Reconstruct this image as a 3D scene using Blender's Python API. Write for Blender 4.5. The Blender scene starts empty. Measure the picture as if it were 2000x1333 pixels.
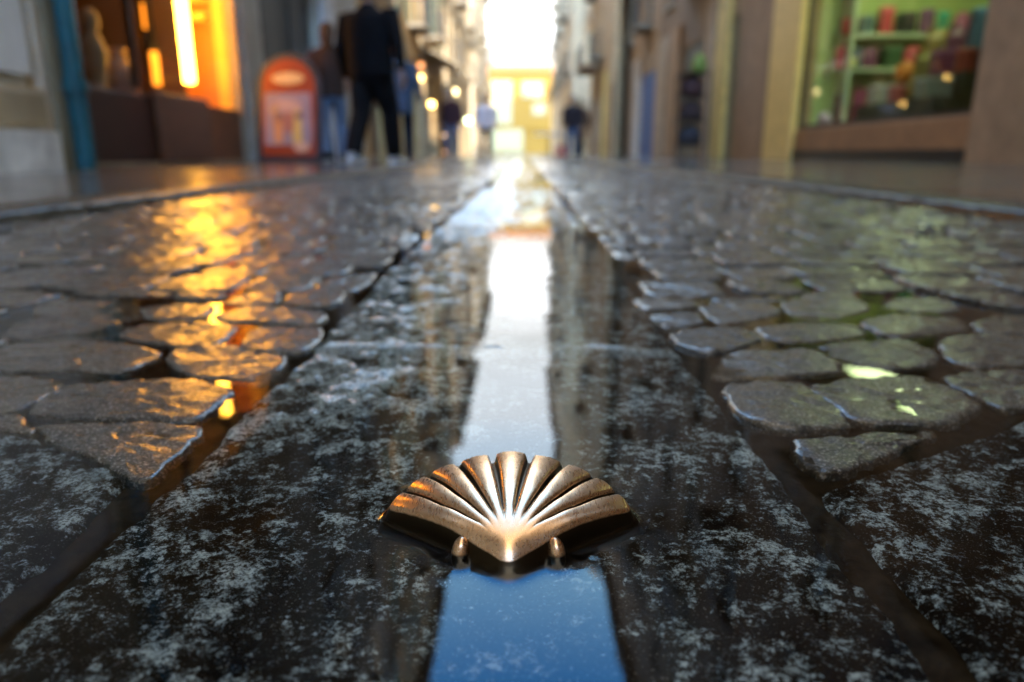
import bpy, bmesh, math, random
import numpy as np
from mathutils import Vector
random.seed(7)
S = bpy.context.scene
C = S.collection
R = math.radians

# ------------------------------------------------------------------ camera numbers (metres)
LENS, CAM_H, PITCH, YAW = 24.84, 0.15, R(14.9), R(0.8)
F = LENS / 36 * 2000
_f = Vector((-math.sin(YAW) * math.cos(PITCH), math.cos(YAW) * math.cos(PITCH), -math.sin(PITCH)))
_r = Vector((math.cos(YAW), math.sin(YAW), 0))
_u = _r.cross(_f)
def ray(px, py): return _f + _r * ((px - 1000) / F) + _u * ((666.5 - py) / F)
def at_z(px, py, z=0.0):
    d = ray(px, py); return Vector((0, 0, CAM_H)) + d * ((z - CAM_H) / d.z)
def at_x(px, py, x):
    d = ray(px, py); return Vector((0, 0, CAM_H)) + d * (x / d.x)
def at_y(px, py, y):
    d = ray(px, py); return Vector((0, 0, CAM_H)) + d * (y / d.y)

# ------------------------------------------------------------------ numpy noise
_rng = np.random.RandomState(3)
_P = _rng.permutation(512); _P = np.concatenate([_P, _P, _P])
_G = np.stack([np.cos(np.linspace(0, 2*np.pi, 512, endpoint=False)), np.sin(np.linspace(0, 2*np.pi, 512, endpoint=False))], 1)
def perlin(x, y):
    xi = np.floor(x).astype(int); yi = np.floor(y).astype(int)
    xf, yf = x - xi, y - yi
    u = xf*xf*xf*(xf*(xf*6-15)+10); v = yf*yf*yf*(yf*(yf*6-15)+10)
    def g(ix, iy, dx, dy):
        h = _P[(_P[ix & 511] + iy) & 511]
        return _G[h, 0]*dx + _G[h, 1]*dy
    a = g(xi, yi, xf, yf); b = g(xi+1, yi, xf-1, yf); c = g(xi, yi+1, xf, yf-1); d = g(xi+1, yi+1, xf-1, yf-1)
    return (a + u*(b-a)) + v*((c + u*(d-c)) - (a + u*(b-a)))
def fbm(x, y, f, o=4, r=.5):
    x = np.asarray(x, float); y = np.asarray(y, float)
    s = np.zeros_like(x); a = 1.
    for k in range(o):
        s += a * perlin(x*f + 17.3*k, y*f - 9.1*k); f *= 2.03; a *= r
    return s
def sstep(a, b, x):
    t = np.clip((x-a)/(b-a), 0, 1); return t*t*(3-2*t)

# ------------------------------------------------------------------ object helpers
def props(o, label=None, cat=None, group=None, kind=None):
    if label: o['label'] = label
    if cat: o['category'] = cat
    if group: o['group'] = group
    if kind: o['kind'] = kind
    return o
def empty(name, loc, label, cat, group=None, rz=0):
    o = bpy.data.objects.new(name, None); C.objects.link(o)
    o.location = loc; o.rotation_euler = (0, 0, rz); o.empty_display_size = .1
    return props(o, label, cat, group)
class MB:
    def __init__(s): s.v = []; s.f = []
    def add(s, v, f):
        n = len(s.v); s.v += [tuple(p) for p in v]; s.f += [tuple(i+n for i in q) for q in f]; return s
    def box(s, x0, x1, y0, y1, z0, z1):
        if x0 > x1: x0, x1 = x1, x0
        if y0 > y1: y0, y1 = y1, y0
        v = [(x, y, z) for z in (z0, z1) for y in (y0, y1) for x in (x0, x1)]
        return s.add(v, [(0,2,3,1), (4,5,7,6), (0,1,5,4), (2,6,7,3), (0,4,6,2), (1,3,7,5)])
    def tube(s, pts, rads, n=12, cap=True, ref=(1, 0, 0)):
        pts = [Vector(p) for p in pts]; rr = [(r, r) if not isinstance(r, tuple) else r for r in rads]
        V = []; Fc = []; m = len(pts)
        for i, p in enumerate(pts):
            d = (pts[min(i+1, m-1)] - pts[max(i-1, 0)]).normalized()
            a = Vector(ref) - d * Vector(ref).dot(d)
            if a.length < 1e-3: a = Vector((0, 1, 0)) - d * d.y
            a.normalize(); b = d.cross(a)
            for k in range(n):
                t = 2*math.pi*k/n
                V.append(p + a*math.cos(t)*rr[i][0] + b*math.sin(t)*rr[i][1])
        for i in range(m-1):
            for k in range(n):
                Fc.append((i*n+k, i*n+(k+1) % n, (i+1)*n+(k+1) % n, (i+1)*n+k))
        if cap: Fc += [tuple(range(n-1, -1, -1)), tuple((m-1)*n+k for k in range(n))]
        return s.add(V, Fc)
    def lathe(s, prof, c=(0, 0, 0), n=20):
        return s.tube([(c[0], c[1], c[2]+z) for r, z in prof], [max(r, 1e-4) for r, z in prof], n)
    def ball(s, c, rx, ry=None, rz=None, n=14, m=9):
        ry = ry or rx; rz = rz or rx
        V = [(c[0], c[1], c[2]-rz)]; Fc = []
        for i in range(1, m):
            a = math.pi*i/m
            for k in range(n):
                t = 2*math.pi*k/n
                V.append((c[0]+rx*math.sin(a)*math.cos(t), c[1]+ry*math.sin(a)*math.sin(t), c[2]-rz*math.cos(a)))
        V.append((c[0], c[1], c[2]+rz)); L = len(V)-1
        for k in range(n):
            Fc.append((0, 1+(k+1) % n, 1+k)); Fc.append((L, 1+(m-2)*n+k, 1+(m-2)*n+(k+1) % n))
            for i in range(m-2):
                Fc.append((1+i*n+k, 1+i*n+(k+1) % n, 1+(i+1)*n+(k+1) % n, 1+(i+1)*n+k))
        return s.add(V, Fc)
    def prism(s, poly, fn, a, b):
        n = len(poly)
        V = [fn(p[0], p[1], a) for p in poly] + [fn(p[0], p[1], b) for p in poly]
        return s.add(V, [tuple(range(n)), tuple(range(2*n-1, n-1, -1))] + [(k, (k+1) % n, n+(k+1) % n, n+k) for k in range(n)])
    def build(s, name, mat, parent=None, smooth=False, loc=None, bevel=0, mods=None):
        me = bpy.data.meshes.new(name); me.from_pydata(s.v, [], s.f)
        bm = bmesh.new(); bm.from_mesh(me); bmesh.ops.recalc_face_normals(bm, faces=bm.faces); bm.to_mesh(me); bm.free()
        if smooth: me.polygons.foreach_set('use_smooth', [True]*len(me.polygons))
        me.materials.append(mat); o = bpy.data.objects.new(name, me); C.objects.link(o)
        if parent: o.parent = parent
        if loc: o.location = loc
        if bevel:
            b = o.modifiers.new('bevel', 'BEVEL'); b.width = bevel; b.segments = 2; b.limit_method = 'ANGLE'
        if mods: mods(o)
        return o
def np_mesh(name, V, Fq, mat, parent=None, smooth=True, attrs=None):
    me = bpy.data.meshes.new(name)
    V = np.asarray(V, np.float32)
    if isinstance(Fq, np.ndarray):
        me.vertices.add(len(V)); me.vertices.foreach_set('co', V.ravel())
        n = Fq.shape[1]; me.loops.add(Fq.size); me.loops.foreach_set('vertex_index', Fq.astype(np.int32).ravel())
        me.polygons.add(len(Fq)); me.polygons.foreach_set('loop_start', np.arange(0, Fq.size, n, dtype=np.int32))
        me.update(calc_edges=True); me.validate()
    else:
        me.from_pydata(V.tolist(), [], Fq)
    for k, a in (attrs or {}).items():
        at = me.attributes.new(k, 'FLOAT', 'POINT'); at.data.foreach_set('value', np.asarray(a, np.float32))
    me.polygons.foreach_set('use_smooth', [smooth]*len(me.polygons))
    me.materials.append(mat); o = bpy.data.objects.new(name, me); C.objects.link(o)
    if parent: o.parent = parent
    return o
def grid_faces(n, m):
    i = np.arange(n-1)[:, None]*m + np.arange(m-1)[None, :]
    return np.stack([i, i+1, i+m+1, i+m], -1).reshape(-1, 4)

# ------------------------------------------------------------------ materials
def newmat(name):
    m = bpy.data.materials.new(name); m.use_nodes = True
    return m, m.node_tree, m.node_tree.nodes['Principled BSDF']
class N:
    def __init__(s, nt): s.t = nt
    def n(s, typ, **kw):
        x = s.t.nodes.new(typ)
        for k, v in kw.items():
            if k in x.inputs.keys(): x.inputs[k].default_value = v
            else: setattr(x, k, v)
        return x
    def l(s, a, b): s.t.links.new(a, b)
    def noise(s, scale, detail=4, rough=.5, vec=None, dist=0):
        x = s.n('ShaderNodeTexNoise'); x.inputs['Scale'].default_value = scale; x.inputs['Detail'].default_value = detail
        x.inputs['Roughness'].default_value = rough; x.inputs['Distortion'].default_value = dist
        if vec is not None: s.l(vec, x.inputs['Vector'])
        return x.outputs['Fac']
    def ramp(s, fac, stops):
        r = s.n('ShaderNodeValToRGB'); e = r.color_ramp.elements
        while len(e) < len(stops): e.new(.5)
        for q, (p, c) in zip(e, stops):
            q.position = p; q.color = (c[0], c[1], c[2], 1) if isinstance(c, tuple) else (c, c, c, 1)
        s.l(fac, r.inputs[0]); return r.outputs[0]
    def mix(s, fac, a, b, mode='MIX'):
        x = s.n('ShaderNodeMix', data_type='RGBA', blend_type=mode)
        for sock, v in ((x.inputs[0], fac), (x.inputs[6], a), (x.inputs[7], b)):
            if isinstance(v, bpy.types.NodeSocket): s.l(v, sock)
            elif isinstance(v, tuple): sock.default_value = (v[0], v[1], v[2], 1)
            else: sock.default_value = v
        return x.outputs[2]
    def math(s, op, a, b=0., clamp=False):
        x = s.n('ShaderNodeMath', operation=op, use_clamp=clamp)
        for sock, v in ((x.inputs[0], a), (x.inputs[1], b)):
            if isinstance(v, bpy.types.NodeSocket): s.l(v, sock)
            else: sock.default_value = v
        return x.outputs[0]
    def bump(s, h, strength, dist, into, sock='Normal'):
        b = s.n('ShaderNodeBump'); b.inputs['Strength'].default_value = strength; b.inputs['Distance'].default_value = dist
        s.l(h, b.inputs['Height']); s.l(b.outputs[0], into.inputs[sock]); return b
    def obj(s): return s.n('ShaderNodeTexCoord').outputs['Object']
def plain(name, col, rough=.6, metal=0, var=.25, scale=6, coat=0, bump=0, bscale=40, emit=0, ecol=None, coatr=.1):
    m, t, b = newmat(name); n = N(t); v = n.obj()
    f = n.noise(scale, 5, .6, v)
    dark = tuple(c*(1-var) for c in col); lite = tuple(min(1, c*(1+var)) for c in col)
    n.l(n.ramp(f, [(.3, dark), (.7, lite)]), b.inputs['Base Color'])
    b.inputs['Roughness'].default_value = rough; b.inputs['Metallic'].default_value = metal
    b.inputs['Coat Weight'].default_value = coat; b.inputs['Coat Roughness'].default_value = coatr
    if bump: n.bump(n.noise(bscale, 4, .6, v), bump, .01, b)
    if emit:
        b.inputs['Emission Color'].default_value = (*(ecol or col), 1); b.inputs['Emission Strength'].default_value = emit
    return m
def stone(name, col, scale=3, grime=.5):
    # rendered or cut stone wall: mottled, with streaky stains of their own
    m, t, b = newmat(name); n = N(t); v = n.obj(); col = (col[0]*1.04, col[1]*.93, col[2]*.76)
    mp = n.n('ShaderNodeMapping'); mp.inputs['Scale'].default_value = (1, 1, .25); n.l(v, mp.inputs['Vector'])
    a = n.noise(scale, 6, .65, v); s_ = n.noise(1.3, 5, .6, mp.outputs[0])
    c1 = n.ramp(a, [(.3, tuple(c*.78 for c in col)), (.7, tuple(min(1, c*1.18) for c in col))])
    c2 = n.mix(n.ramp(s_, [(.42, 0.), (.72, grime)]), c1, tuple(c*.5 for c in col))
    n.l(c2, b.inputs['Base Color']); b.inputs['Roughness'].default_value = .75
    n.bump(n.noise(60, 5, .6, v), .25, .01, b)
    return m
def granite(name):
    m, t, b = newmat(name); n = N(t); v = n.obj()
    big = n.noise(50, 6, .68, v); f1 = n.noise(205, 10, .80, v, .25); f2 = n.noise(620, 4, .7, v)
    at = n.n('ShaderNodeAttribute'); at.attribute_name = 'relief'
    k = n.math('ADD', n.math('MULTIPLY', f1, .72), n.math('MULTIPLY', big, .34))
    k = n.math('ADD', k, n.math('MULTIPLY', at.outputs['Fac'], .11))
    fleck = n.ramp(k, [(.442, 0.), (.47, .5), (.495, 1.)])
    grain = n.ramp(f2, [(.40, .12), (.54, 1.)])
    fleck = n.math('MULTIPLY', fleck, grain)
    brown = n.noise(9, 4, .6, v)
    dark = n.ramp(brown, [(.35, (.005, .005, .006)), (.55, (.011, .0095, .008)), (.75, (.034, .020, .010))])
    white = n.ramp(n.noise(70, 4, .6, v), [(.3, (.22, .31, .39)), (.6, (.50, .66, .80))])
    mica = n.ramp(n.noise(900, 2, .5, v), [(.64, 0.), (.70, .55)])
    n.l(n.mix(mica, n.mix(fleck, dark, white), (.3, .31, .31)), b.inputs['Base Color'])
    b.inputs['Roughness'].default_value = .45
    # the wet film only exists where the stone stands out of the water
    ge = n.n('ShaderNodeNewGeometry'); sx = n.n('ShaderNodeSeparateXYZ'); n.l(ge.outputs['Position'], sx.inputs[0])
    wet = n.ramp(n.math('MULTIPLY', n.math('ADD', sx.outputs[2], .0005), 1000.), [(.0, 0.), (.6, 1.)])
    n.l(wet, b.inputs['Coat Weight']); b.inputs['Coat Roughness'].default_value = .035; b.inputs['Coat IOR'].default_value = 1.33
    n.l(n.math('MULTIPLY', wet, .2), b.inputs['Specular IOR Level'])
    hb = n.math('ADD', n.math('MULTIPLY', f1, 1.), n.math('MULTIPLY', f2, .3))
    bp = n.bump(hb, .8, .0022, b); n.l(bp.outputs[0], b.inputs['Coat Normal'])
    return m
def sett_mat():
    m, t, b = newmat('wet_sett'); n = N(t); v = n.obj()
    at = n.n('ShaderNodeAttribute'); at.attribute_name = 'tone'
    a = n.noise(130, 6, .7, v); g = n.noise(28, 5, .6, v); p = n.noise(600, 2, .5, v)
    col = n.ramp(at.outputs['Fac'], [(.0, (.026, .0255, .021)), (.35, (.056, .055, .044)), (.65, (.072, .062, .042)), (1., (.11, .105, .086))])
    col = n.mix(n.ramp(g, [(.4, 0.), (.72, .65)]), col, (.075, .052, .03))
    col = n.mix(n.ramp(a, [(.42, .75), (.6, 0.)]), col, (.02, .019, .018))
    col = n.mix(n.ramp(p, [(.54, 0.), (.66, .6)]), col, (.3, .29, .27))
    col = n.mix(n.ramp(n.noise(340, 3, .6, v), [(.36, .8), (.48, 0.)]), col, (.012, .011, .010))
    n.l(col, b.inputs['Base Color'])
    b.inputs['Roughness'].default_value = .55; b.inputs['Specular IOR Level'].default_value = .2
    b.inputs['Coat Weight'].default_value = 1; b.inputs['Coat IOR'].default_value = 1.33
    n.l(n.ramp(g, [(.38, .025), (.62, .095)]), b.inputs['Coat Roughness'])
    h = n.math('ADD', a, n.math('MULTIPLY', p, .5))
    bp = n.bump(h, .7, .002, b)
    b2 = n.n('ShaderNodeBump'); b2.inputs['Strength'].default_value = .38; b2.inputs['Distance'].default_value = .0025
    n.l(n.math('ADD', n.math('MULTIPLY', h, .5), n.noise(55, 3, .55, v)), b2.inputs['Height']); n.l(b2.outputs[0], b.inputs['Coat Normal'])
    return m
def wet_flag(name, c0, c1, joints=0):
    m, t, b = newmat(name); n = N(t); v = n.obj()
    col = n.ramp(n.noise(20, 6, .7, v), [(.3, c0), (.7, c1)])
    g = n.noise(1.6, 4, .6, v)
    if joints:
        br = n.n('ShaderNodeTexBrick'); n.l(v, br.inputs['Vector']); br.inputs['Scale'].default_value = 1
        br.inputs['Brick Width'].default_value = .6; br.inputs['Row Height'].default_value = .4; br.inputs['Mortar Size'].default_value = .008
        br.inputs['Color1'].default_value = (1, 1, 1, 1); br.inputs['Color2'].default_value = (.75, .75, .75, 1); br.inputs['Mortar'].default_value = (.2, .2, .2, 1)
        col = n.mix(1., col, br.outputs['Color'], 'MULTIPLY')
    n.l(col, b.inputs['Base Color']); b.inputs['Roughness'].default_value = .6; b.inputs['Specular IOR Level'].default_value = .15
    b.inputs['Coat Weight'].default_value = 1; b.inputs['Coat IOR'].default_value = 1.3
    n.l(n.ramp(g, [(.35, .08), (.65, .2)]), b.inputs['Coat Roughness'])
    n.bump(n.noise(160, 5, .65, v), .5, .003, b)
    b2 = n.n('ShaderNodeBump'); b2.inputs['Strength'].default_value = .12; b2.inputs['Distance'].default_value = .003
    n.l(n.noise(45, 5, .6, v), b2.inputs['Height']); n.l(b2.outputs[0], b.inputs['Coat Normal'])
    return m
def water_mat():
    m = bpy.data.materials.new('puddle_water'); m.use_nodes = True; t = m.node_tree; t.nodes.clear(); n = N(t)
    o = n.n('ShaderNodeOutputMaterial'); mx = n.n('ShaderNodeMixShader'); fr = n.n('ShaderNodeFresnel'); fr.inputs[0].default_value = 1.34
    tr = n.n('ShaderNodeBsdfTransparent'); tr.inputs[0].default_value = (.86, .83, .76, 1)
    gl = n.n('ShaderNodeBsdfGlossy'); gl.inputs['Roughness'].default_value = .012
    b = n.n('ShaderNodeBump'); b.inputs['Strength'].default_value = .09; b.inputs['Distance'].default_value = .002
    n.l(n.noise(16, 2, .5, n.obj()), b.inputs['Height']); n.l(b.outputs[0], gl.inputs['Normal'])
    n.l(fr.outputs[0], mx.inputs[0]); n.l(tr.outputs[0], mx.inputs[1]); n.l(gl.outputs[0], mx.inputs[2]); n.l(mx.outputs[0], o.inputs[0])
    return m
def glass_mat():
    m = bpy.data.materials.new('shop_glass'); m.use_nodes = True; t = m.node_tree; t.nodes.clear(); n = N(t)
    o = n.n('ShaderNodeOutputMaterial'); mx = n.n('ShaderNodeMixShader'); lw = n.n('ShaderNodeLayerWeight'); lw.inputs[0].default_value = .5
    tr = n.n('ShaderNodeBsdfTransparent'); tr.inputs[0].default_value = (.92, .95, .93, 1)
    gl = n.n('ShaderNodeBsdfGlossy'); gl.inputs['Roughness'].default_value = .01
    n.l(n.math('ADD', n.math('MULTIPLY', n.math('POWER', lw.outputs['Facing'], 5.), .45), .012), mx.inputs[0]); n.l(tr.outputs[0], mx.inputs[1]); n.l(gl.outputs[0], mx.inputs[2]); n.l(mx.outputs[0], o.inputs[0])
    return m
def brass_mat():
    m, t, b = newmat('worn_brass'); n = N(t); v = n.obj()
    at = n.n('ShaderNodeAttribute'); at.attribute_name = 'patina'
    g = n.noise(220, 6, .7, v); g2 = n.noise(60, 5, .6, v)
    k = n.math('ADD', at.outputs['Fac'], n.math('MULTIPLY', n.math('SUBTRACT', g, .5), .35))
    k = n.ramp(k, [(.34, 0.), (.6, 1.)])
    mp = n.n('ShaderNodeMapping'); mp.inputs['Scale'].default_value = (1, .12, 1); mp.inputs['Rotation'].default_value = (0, 0, .5); n.l(v, mp.inputs['Vector'])
    scr = n.noise(900, 3, .6, mp.outputs[0])
    gold = n.ramp(g2, [(.3, (.58, .35, .195)), (.7, (.72, .47, .28))])
    gold = n.mix(n.ramp(g, [(.70, 0.), (.78, .4)]), gold, (.26, .15, .07))
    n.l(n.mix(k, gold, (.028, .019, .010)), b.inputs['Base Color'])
    b.inputs['Metallic'].default_value = 1
    rr = n.math('ADD', n.ramp(scr, [(.35, .25), (.7, .33)]), n.math('MULTIPLY', k, .06))
    n.l(rr, b.inputs['Roughness'])
    n.bump(n.math('ADD', n.math('MULTIPLY', scr, .06), n.math('MULTIPLY', g, .5)), .03, .0005, b)
    return m
# ------------------------------------------------------------------ GROUND: slabs, setts, kerbs, pavements, puddle
M_GRAN = granite('wet_granite'); M_SETT = sett_mat(); M_WATER = water_mat(); M_BRASS = brass_mat()
M_BED = plain('wet_mud_joint', (.016, .0125, .0085), .8, var=.8, scale=110, bump=.22, bscale=140)
M_BED.node_tree.nodes['Principled BSDF'].inputs['Specular IOR Level'].default_value = .0
M_PAVE = wet_flag('wet_pavement', (.035, .035, .036), (.075, .073, .07), 1)
M_KERB = plain('kerb_granite', (.07, .062, .05), .85, var=.6, scale=30, coat=.3, bump=.9, bscale=70, coatr=.22)
M_KERB.node_tree.nodes['Principled BSDF'].inputs['Specular IOR Level'].default_value = .06
M_FAR = wet_flag('wet_far_paving', (.05, .05, .05), (.1, .095, .09))

def edge_curve(pts, ys, far):
    P = sorted([(at_z(*p).y, at_z(*p).x) for p in pts])
    y = np.array([p[0] for p in P] + [3., 70.]); x = np.array([p[1] for p in P] + [far, far])
    return np.interp(ys, y, x)
LEFT_E = [(114, 1118), (180, 1056), (304, 952), (400, 870), (470, 795), (545, 735), (600, 690), (640, 640), (700, 585), (745, 535)]
RIGHT_E = [(1837, 1279), (1794, 1227), (1727, 1156), (1675, 1094), (1623, 1037), (1585, 985), (1547, 933), (1504, 890), (1462, 835), (1420, 790), (1375, 735), (1300, 645), (1240, 565), (1180, 490)]
def left_edge(y): return edge_curve(LEFT_E, y, -.172)
def right_edge(y): return edge_curve(RIGHT_E, y, .14)

SH_PIV = at_z(992, 1104, .003); SH_PIV = Vector((SH_PIV.x, SH_PIV.y, 0))
def slab_height(X, Y):
    h = .0015*fbm(X, Y, 22, 3) + .0014*fbm(X, Y, 75, 3, .55) + .0006*fbm(X, Y, 240, 2)
    # calm, flooded middle; coarser picked surface to the left and further up the street
    rough_l = sstep(.02, -.10, X) * sstep(.30, .46, Y)
    ridge = np.exp(-((Y - .545 - .02*fbm(X, Y*0, 12, 2))/.012)**2)
    up = sstep(1.15, 1.7, Y)
    strip = np.exp(-((X - .004)/.045)**2) * sstep(1.6, .9, Y)
    base = -.0026 + .0015*rough_l + .0027*ridge*(1 - .2*strip) + .0018*up - .0007*strip
    h = base + h*(1 + .9*rough_l + 1.1*up) + .0010*rough_l*fbm(X, Y, 45, 3) + (.0016*rough_l + .0009*up + .0007*ridge)*fbm(X, Y, 95, 3, .6)
    d = np.hypot(X - SH_PIV.x, Y - (SH_PIV.y + .045))
    return h - .0012*np.exp(-(d/.065)**2)

def slab(name, E, O, nv, noise_edges):
    """E, O: (n,2) opposite borders; builds a dressed granite top with rounded arrises and sides."""
    n = len(E); v = np.linspace(0, 1, nv)[None, :, None]
    P = E[:, None, :]*(1-v) + O[:, None, :]*v
    X, Y = P[..., 0].copy(), P[..., 1].copy()
    ed = .003*fbm(X, Y, 30, 3) ; ed2 = .003*fbm(X+5, Y, 30, 3)
    X += ed*noise_edges; Y += ed2*noise_edges
    rel = slab_height(X, Y)
    w = np.linalg.norm(O-E, axis=1)[:, None]
    L = np.concatenate([[0], np.cumsum(np.linalg.norm(np.diff((E+O)/2, axis=0), axis=1))])[:, None]
    dist = np.minimum(np.minimum(v[..., 0]*w, (1-v[..., 0])*w), np.minimum(L, L[-1]-L) + 0*w)
    Z = rel - .012*np.clip(1 - dist/.0075, 0, 1)**2.2
    V = np.stack([X, Y, Z], -1).reshape(-1, 3)
    return V, grid_faces(n, nv), np.clip(rel/.003, -1.6, 1.6).ravel()
def merge(parts):
    V = []; Fq = []; A = []; k = 0
    for v, f, a in parts:
        V.append(v); Fq.append(f+k); A.append(a); k += len(v)
    return np.concatenate(V), np.concatenate(Fq), np.concatenate(A)

# central run of slabs (a shallow channel down the street)
parts = []; cuts = [-.62, .535, .985, 1.47, 1.96]
y = 1.96
while y < 30: y += .55; cuts.append(y)
for k, (a, b) in enumerate(zip(cuts[:-1], cuts[1:])):
    st = .0024 if k == 0 else .0036 if k < 3 else .008 if a < 3 else .03 if a < 9 else .09
    ys = np.arange(a+.003, b-.002, st)
    nv = int(.31/st)+2 if st < .02 else 9
    parts.append(slab('c', np.stack([left_edge(ys), ys], 1), np.stack([right_edge(ys), ys], 1), nv, 1))
V, Fq, A = merge(parts)
props(np_mesh('channel_slabs', V, Fq, M_GRAN, attrs={'relief': A}), kind='structure')
# the two big flanking slabs cut on a slant
lt = [at_z(*p) for p in [(38, 1127), (100, 1085), (180, 1009), (204, 985), (247, 937), (237, 914)]]
rt = [at_z(*p) for p in [(1936, 1333), (1827, 1213), (1780, 1165), (1713, 1085), (1675, 1042), (1604, 971), (1590, 942)]]
def side_slab(tr, ex, xo, yo):
    t = np.array([(p.x, p.y) for p in tr]); t = t[np.argsort(t[:, 1])]
    t = np.concatenate([[[t[0, 0] + ex, -.62]], t])
    s = np.concatenate([[0], np.cumsum(np.linalg.norm(np.diff(t, axis=0), axis=1))]); q = np.arange(0, s[-1], .0032)
    E = np.stack([np.interp(q, s, t[:, 0]), np.interp(q, s, t[:, 1])], 1)
    u = (q/q[-1])[:, None]
    O = np.array([[xo, -.62]])*(1-u) + np.array([[xo, yo]])*u
    return slab('s', E, O, 150, 1)
V, Fq, A = merge([side_slab(lt, -.02, -.66, .60), side_slab(rt, .02, .66, .615)])
props(np_mesh('flanking_slabs', V, Fq, M_GRAN, attrs={'relief': A}), kind='structure')

# ---- setts
def px(poly): return [(at_z(x, y, .004).x, at_z(x, y, .004).y) for x, y in poly]
TRACED = [px(p) for p in [
 [(350,676),(450,672),(562,688),(540,716),(514,737),(382,727),(325,696)],
 [(499,634),(560,631),(632,634),(615,660),(596,681),(465,679)],
 [(270,628),(350,624),(447,627),(457,636),(424,668),(300,664),(232,649)],
 [(442,600),(499,589),(634,600),(634,615),(622,628),(416,621)],
 [(270,589),(330,582),(405,585),(416,598),(392,618),(285,617)],
 [(67,664),(140,658),(221,660),(311,679),(304,690),(232,720),(150,714),(22,718),(-40,697),(0,672)],
 [(52,795),(114,743),(266,733),(380,732),(456,752),(418,785),(375,812),(200,805),(119,805)],
 [(62,823),(142,816),(332,815),(385,824),(380,842),(328,885),(294,918),(256,923),(237,909),(185,876),(95,847)],
 [(-20,730),(60,726),(115,737),(100,752),(48,784),(0,795),(-90,790)],
 [(-150,800),(-90,797),(38,799),(40,818),(60,838),(10,828),(-100,838)],
 [(60,620),(130,612),(255,622),(222,646),(60,655),(-10,650)],
 [(90,585),(200,575),(265,584),(275,612),(190,615),(60,611)],
 [(555,590),(560,571),(610,561),(672,562),(668,580),(640,592)],
 [(612,556),(645,536),(735,528),(722,546),(692,564),(630,560)],
 [(432,590),(480,567),(545,566),(543,587)],
 [(1311,646),(1352,633),(1460,633),(1491,655),(1415,680),(1365,682),(1325,664)],
 [(1388,727),(1424,681),(1460,676),(1586,678),(1640,703),(1635,714),(1505,725)],
 [(1473,635),(1550,626),(1667,626),(1694,646),(1608,657),(1518,660)],
 [(1600,669),(1662,660),(1775,657),(1829,682),(1829,700),(1730,714),(1649,709)],
 [(1580,746),(1708,724),(1813,724),(1922,776),(1870,804),(1856,814),(1704,814),(1661,802),(1612,766)],
 [(1414,747),(1480,735),(1575,740),(1600,762),(1652,809),(1651,821),(1537,828),(1499,819),(1447,804)],
 [(1547,847),(1661,847),(1704,838),(1822,828),(1827,840),(1628,911),(1604,909),(1566,876)],
 [(1835,728),(1894,717),(2010,714),(2120,735),(2080,772),(1960,790),(1940,776)],
 [(1680,624),(1748,608),(1883,615),(1892,637),(1775,649),(1730,650)],
 [(1365,592),(1415,588),(1514,592),(1523,608),(1415,626),(1388,615)],
 [(1264,608),(1361,603),(1374,624),(1298,635)],
 [(1240,585),(1248,576),(1356,581),(1363,594),(1262,600)],
 [(1523,588),(1595,566),(1662,570),(1700,597),(1640,613),(1554,614)],
 [(1840,657),(1900,648),(2000,650),(2080,672),(2030,700),(1900,710),(1850,690)],
 [(1905,622),(1960,608),(2060,612),(2100,632),(2010,645),(1915,642)],
 [(1715,592),(1760,575),(1850,578),(1880,602),(1790,603)],
]]
def inside(p, poly):
    c = False; j = len(poly)-1
    for i in range(len(poly)):
        (xi, yi), (xj, yj) = poly[i], poly[j]
        if (yi > p[1]) != (yj > p[1]) and p[0] < (xj-xi)*(p[1]-yi)/(yj-yi)+xi: c = not c
        j = i
    return c
def shrink(poly, d):
    cx = sum(p[0] for p in poly)/len(poly); cy = sum(p[1] for p in poly)/len(poly)
    out = []
    for x, y in poly:
        L = math.hypot(x-cx, y-cy) or 1; k = max(.2, (L-d)/L); out.append((cx+(x-cx)*k, cy+(y-cy)*k))
    return out
def clip_x(poly, lo, hi):
    for s, lim in ((1, lo), (-1, hi)):
        out = []
        for i in range(len(poly)):
            a, b = poly[i-1], poly[i]; ia, ib = s*(a[0]-lim) >= 0, s*(b[0]-lim) >= 0
            if ia != ib:
                t = (lim-a[0])/(b[0]-a[0]); out.append((lim, a[1]+t*(b[1]-a[1])))
            if ib: out.append(b)
        poly = out
        if not poly: return []
    return poly
TR_BOX = [(min(p[0] for p in q), max(p[0] for p in q), min(p[1] for p in q), max(p[1] for p in q)) for q in TRACED]
def hits_traced(poly):
    x0, x1 = min(p[0] for p in poly), max(p[0] for p in poly); y0, y1 = min(p[1] for p in poly), max(p[1] for p in poly)
    cx, cy = sum(p[0] for p in poly)/len(poly), sum(p[1] for p in poly)/len(poly)
    pts = [(cx+(p[0]-cx)*k, cy+(p[1]-cy)*k) for p in poly for k in (.35, .72)] + [(cx, cy)]
    for q, b in zip(TRACED, TR_BOX):
        if b[0] > x1 or b[1] < x0 or b[2] > y1 or b[3] < y0: continue
        if any(inside(p, q) for p in pts) or any(inside(p, poly) for p in shrink(q, .008)): return True
    return False
def in_side_slab(x, y):
    if y < -.64 or abs(x) > .68: return False
    if x < 0: return y < .325 + (-.18-x)*.58 + .012
    return y < .302 + (x-.14)*.60 + .012
def hull(pts):
    pts = sorted(pts); out = []
    for seq in (pts, pts[::-1]):
        h = []
        for p in seq:
            while len(h) > 1 and (h[-1][0]-h[-2][0])*(p[1]-h[-2][1])-(h[-1][1]-h[-2][1])*(p[0]-h[-2][0]) <= 0: h.pop()
            h.append(p)
        out += h[:-1]
    return out
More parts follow.
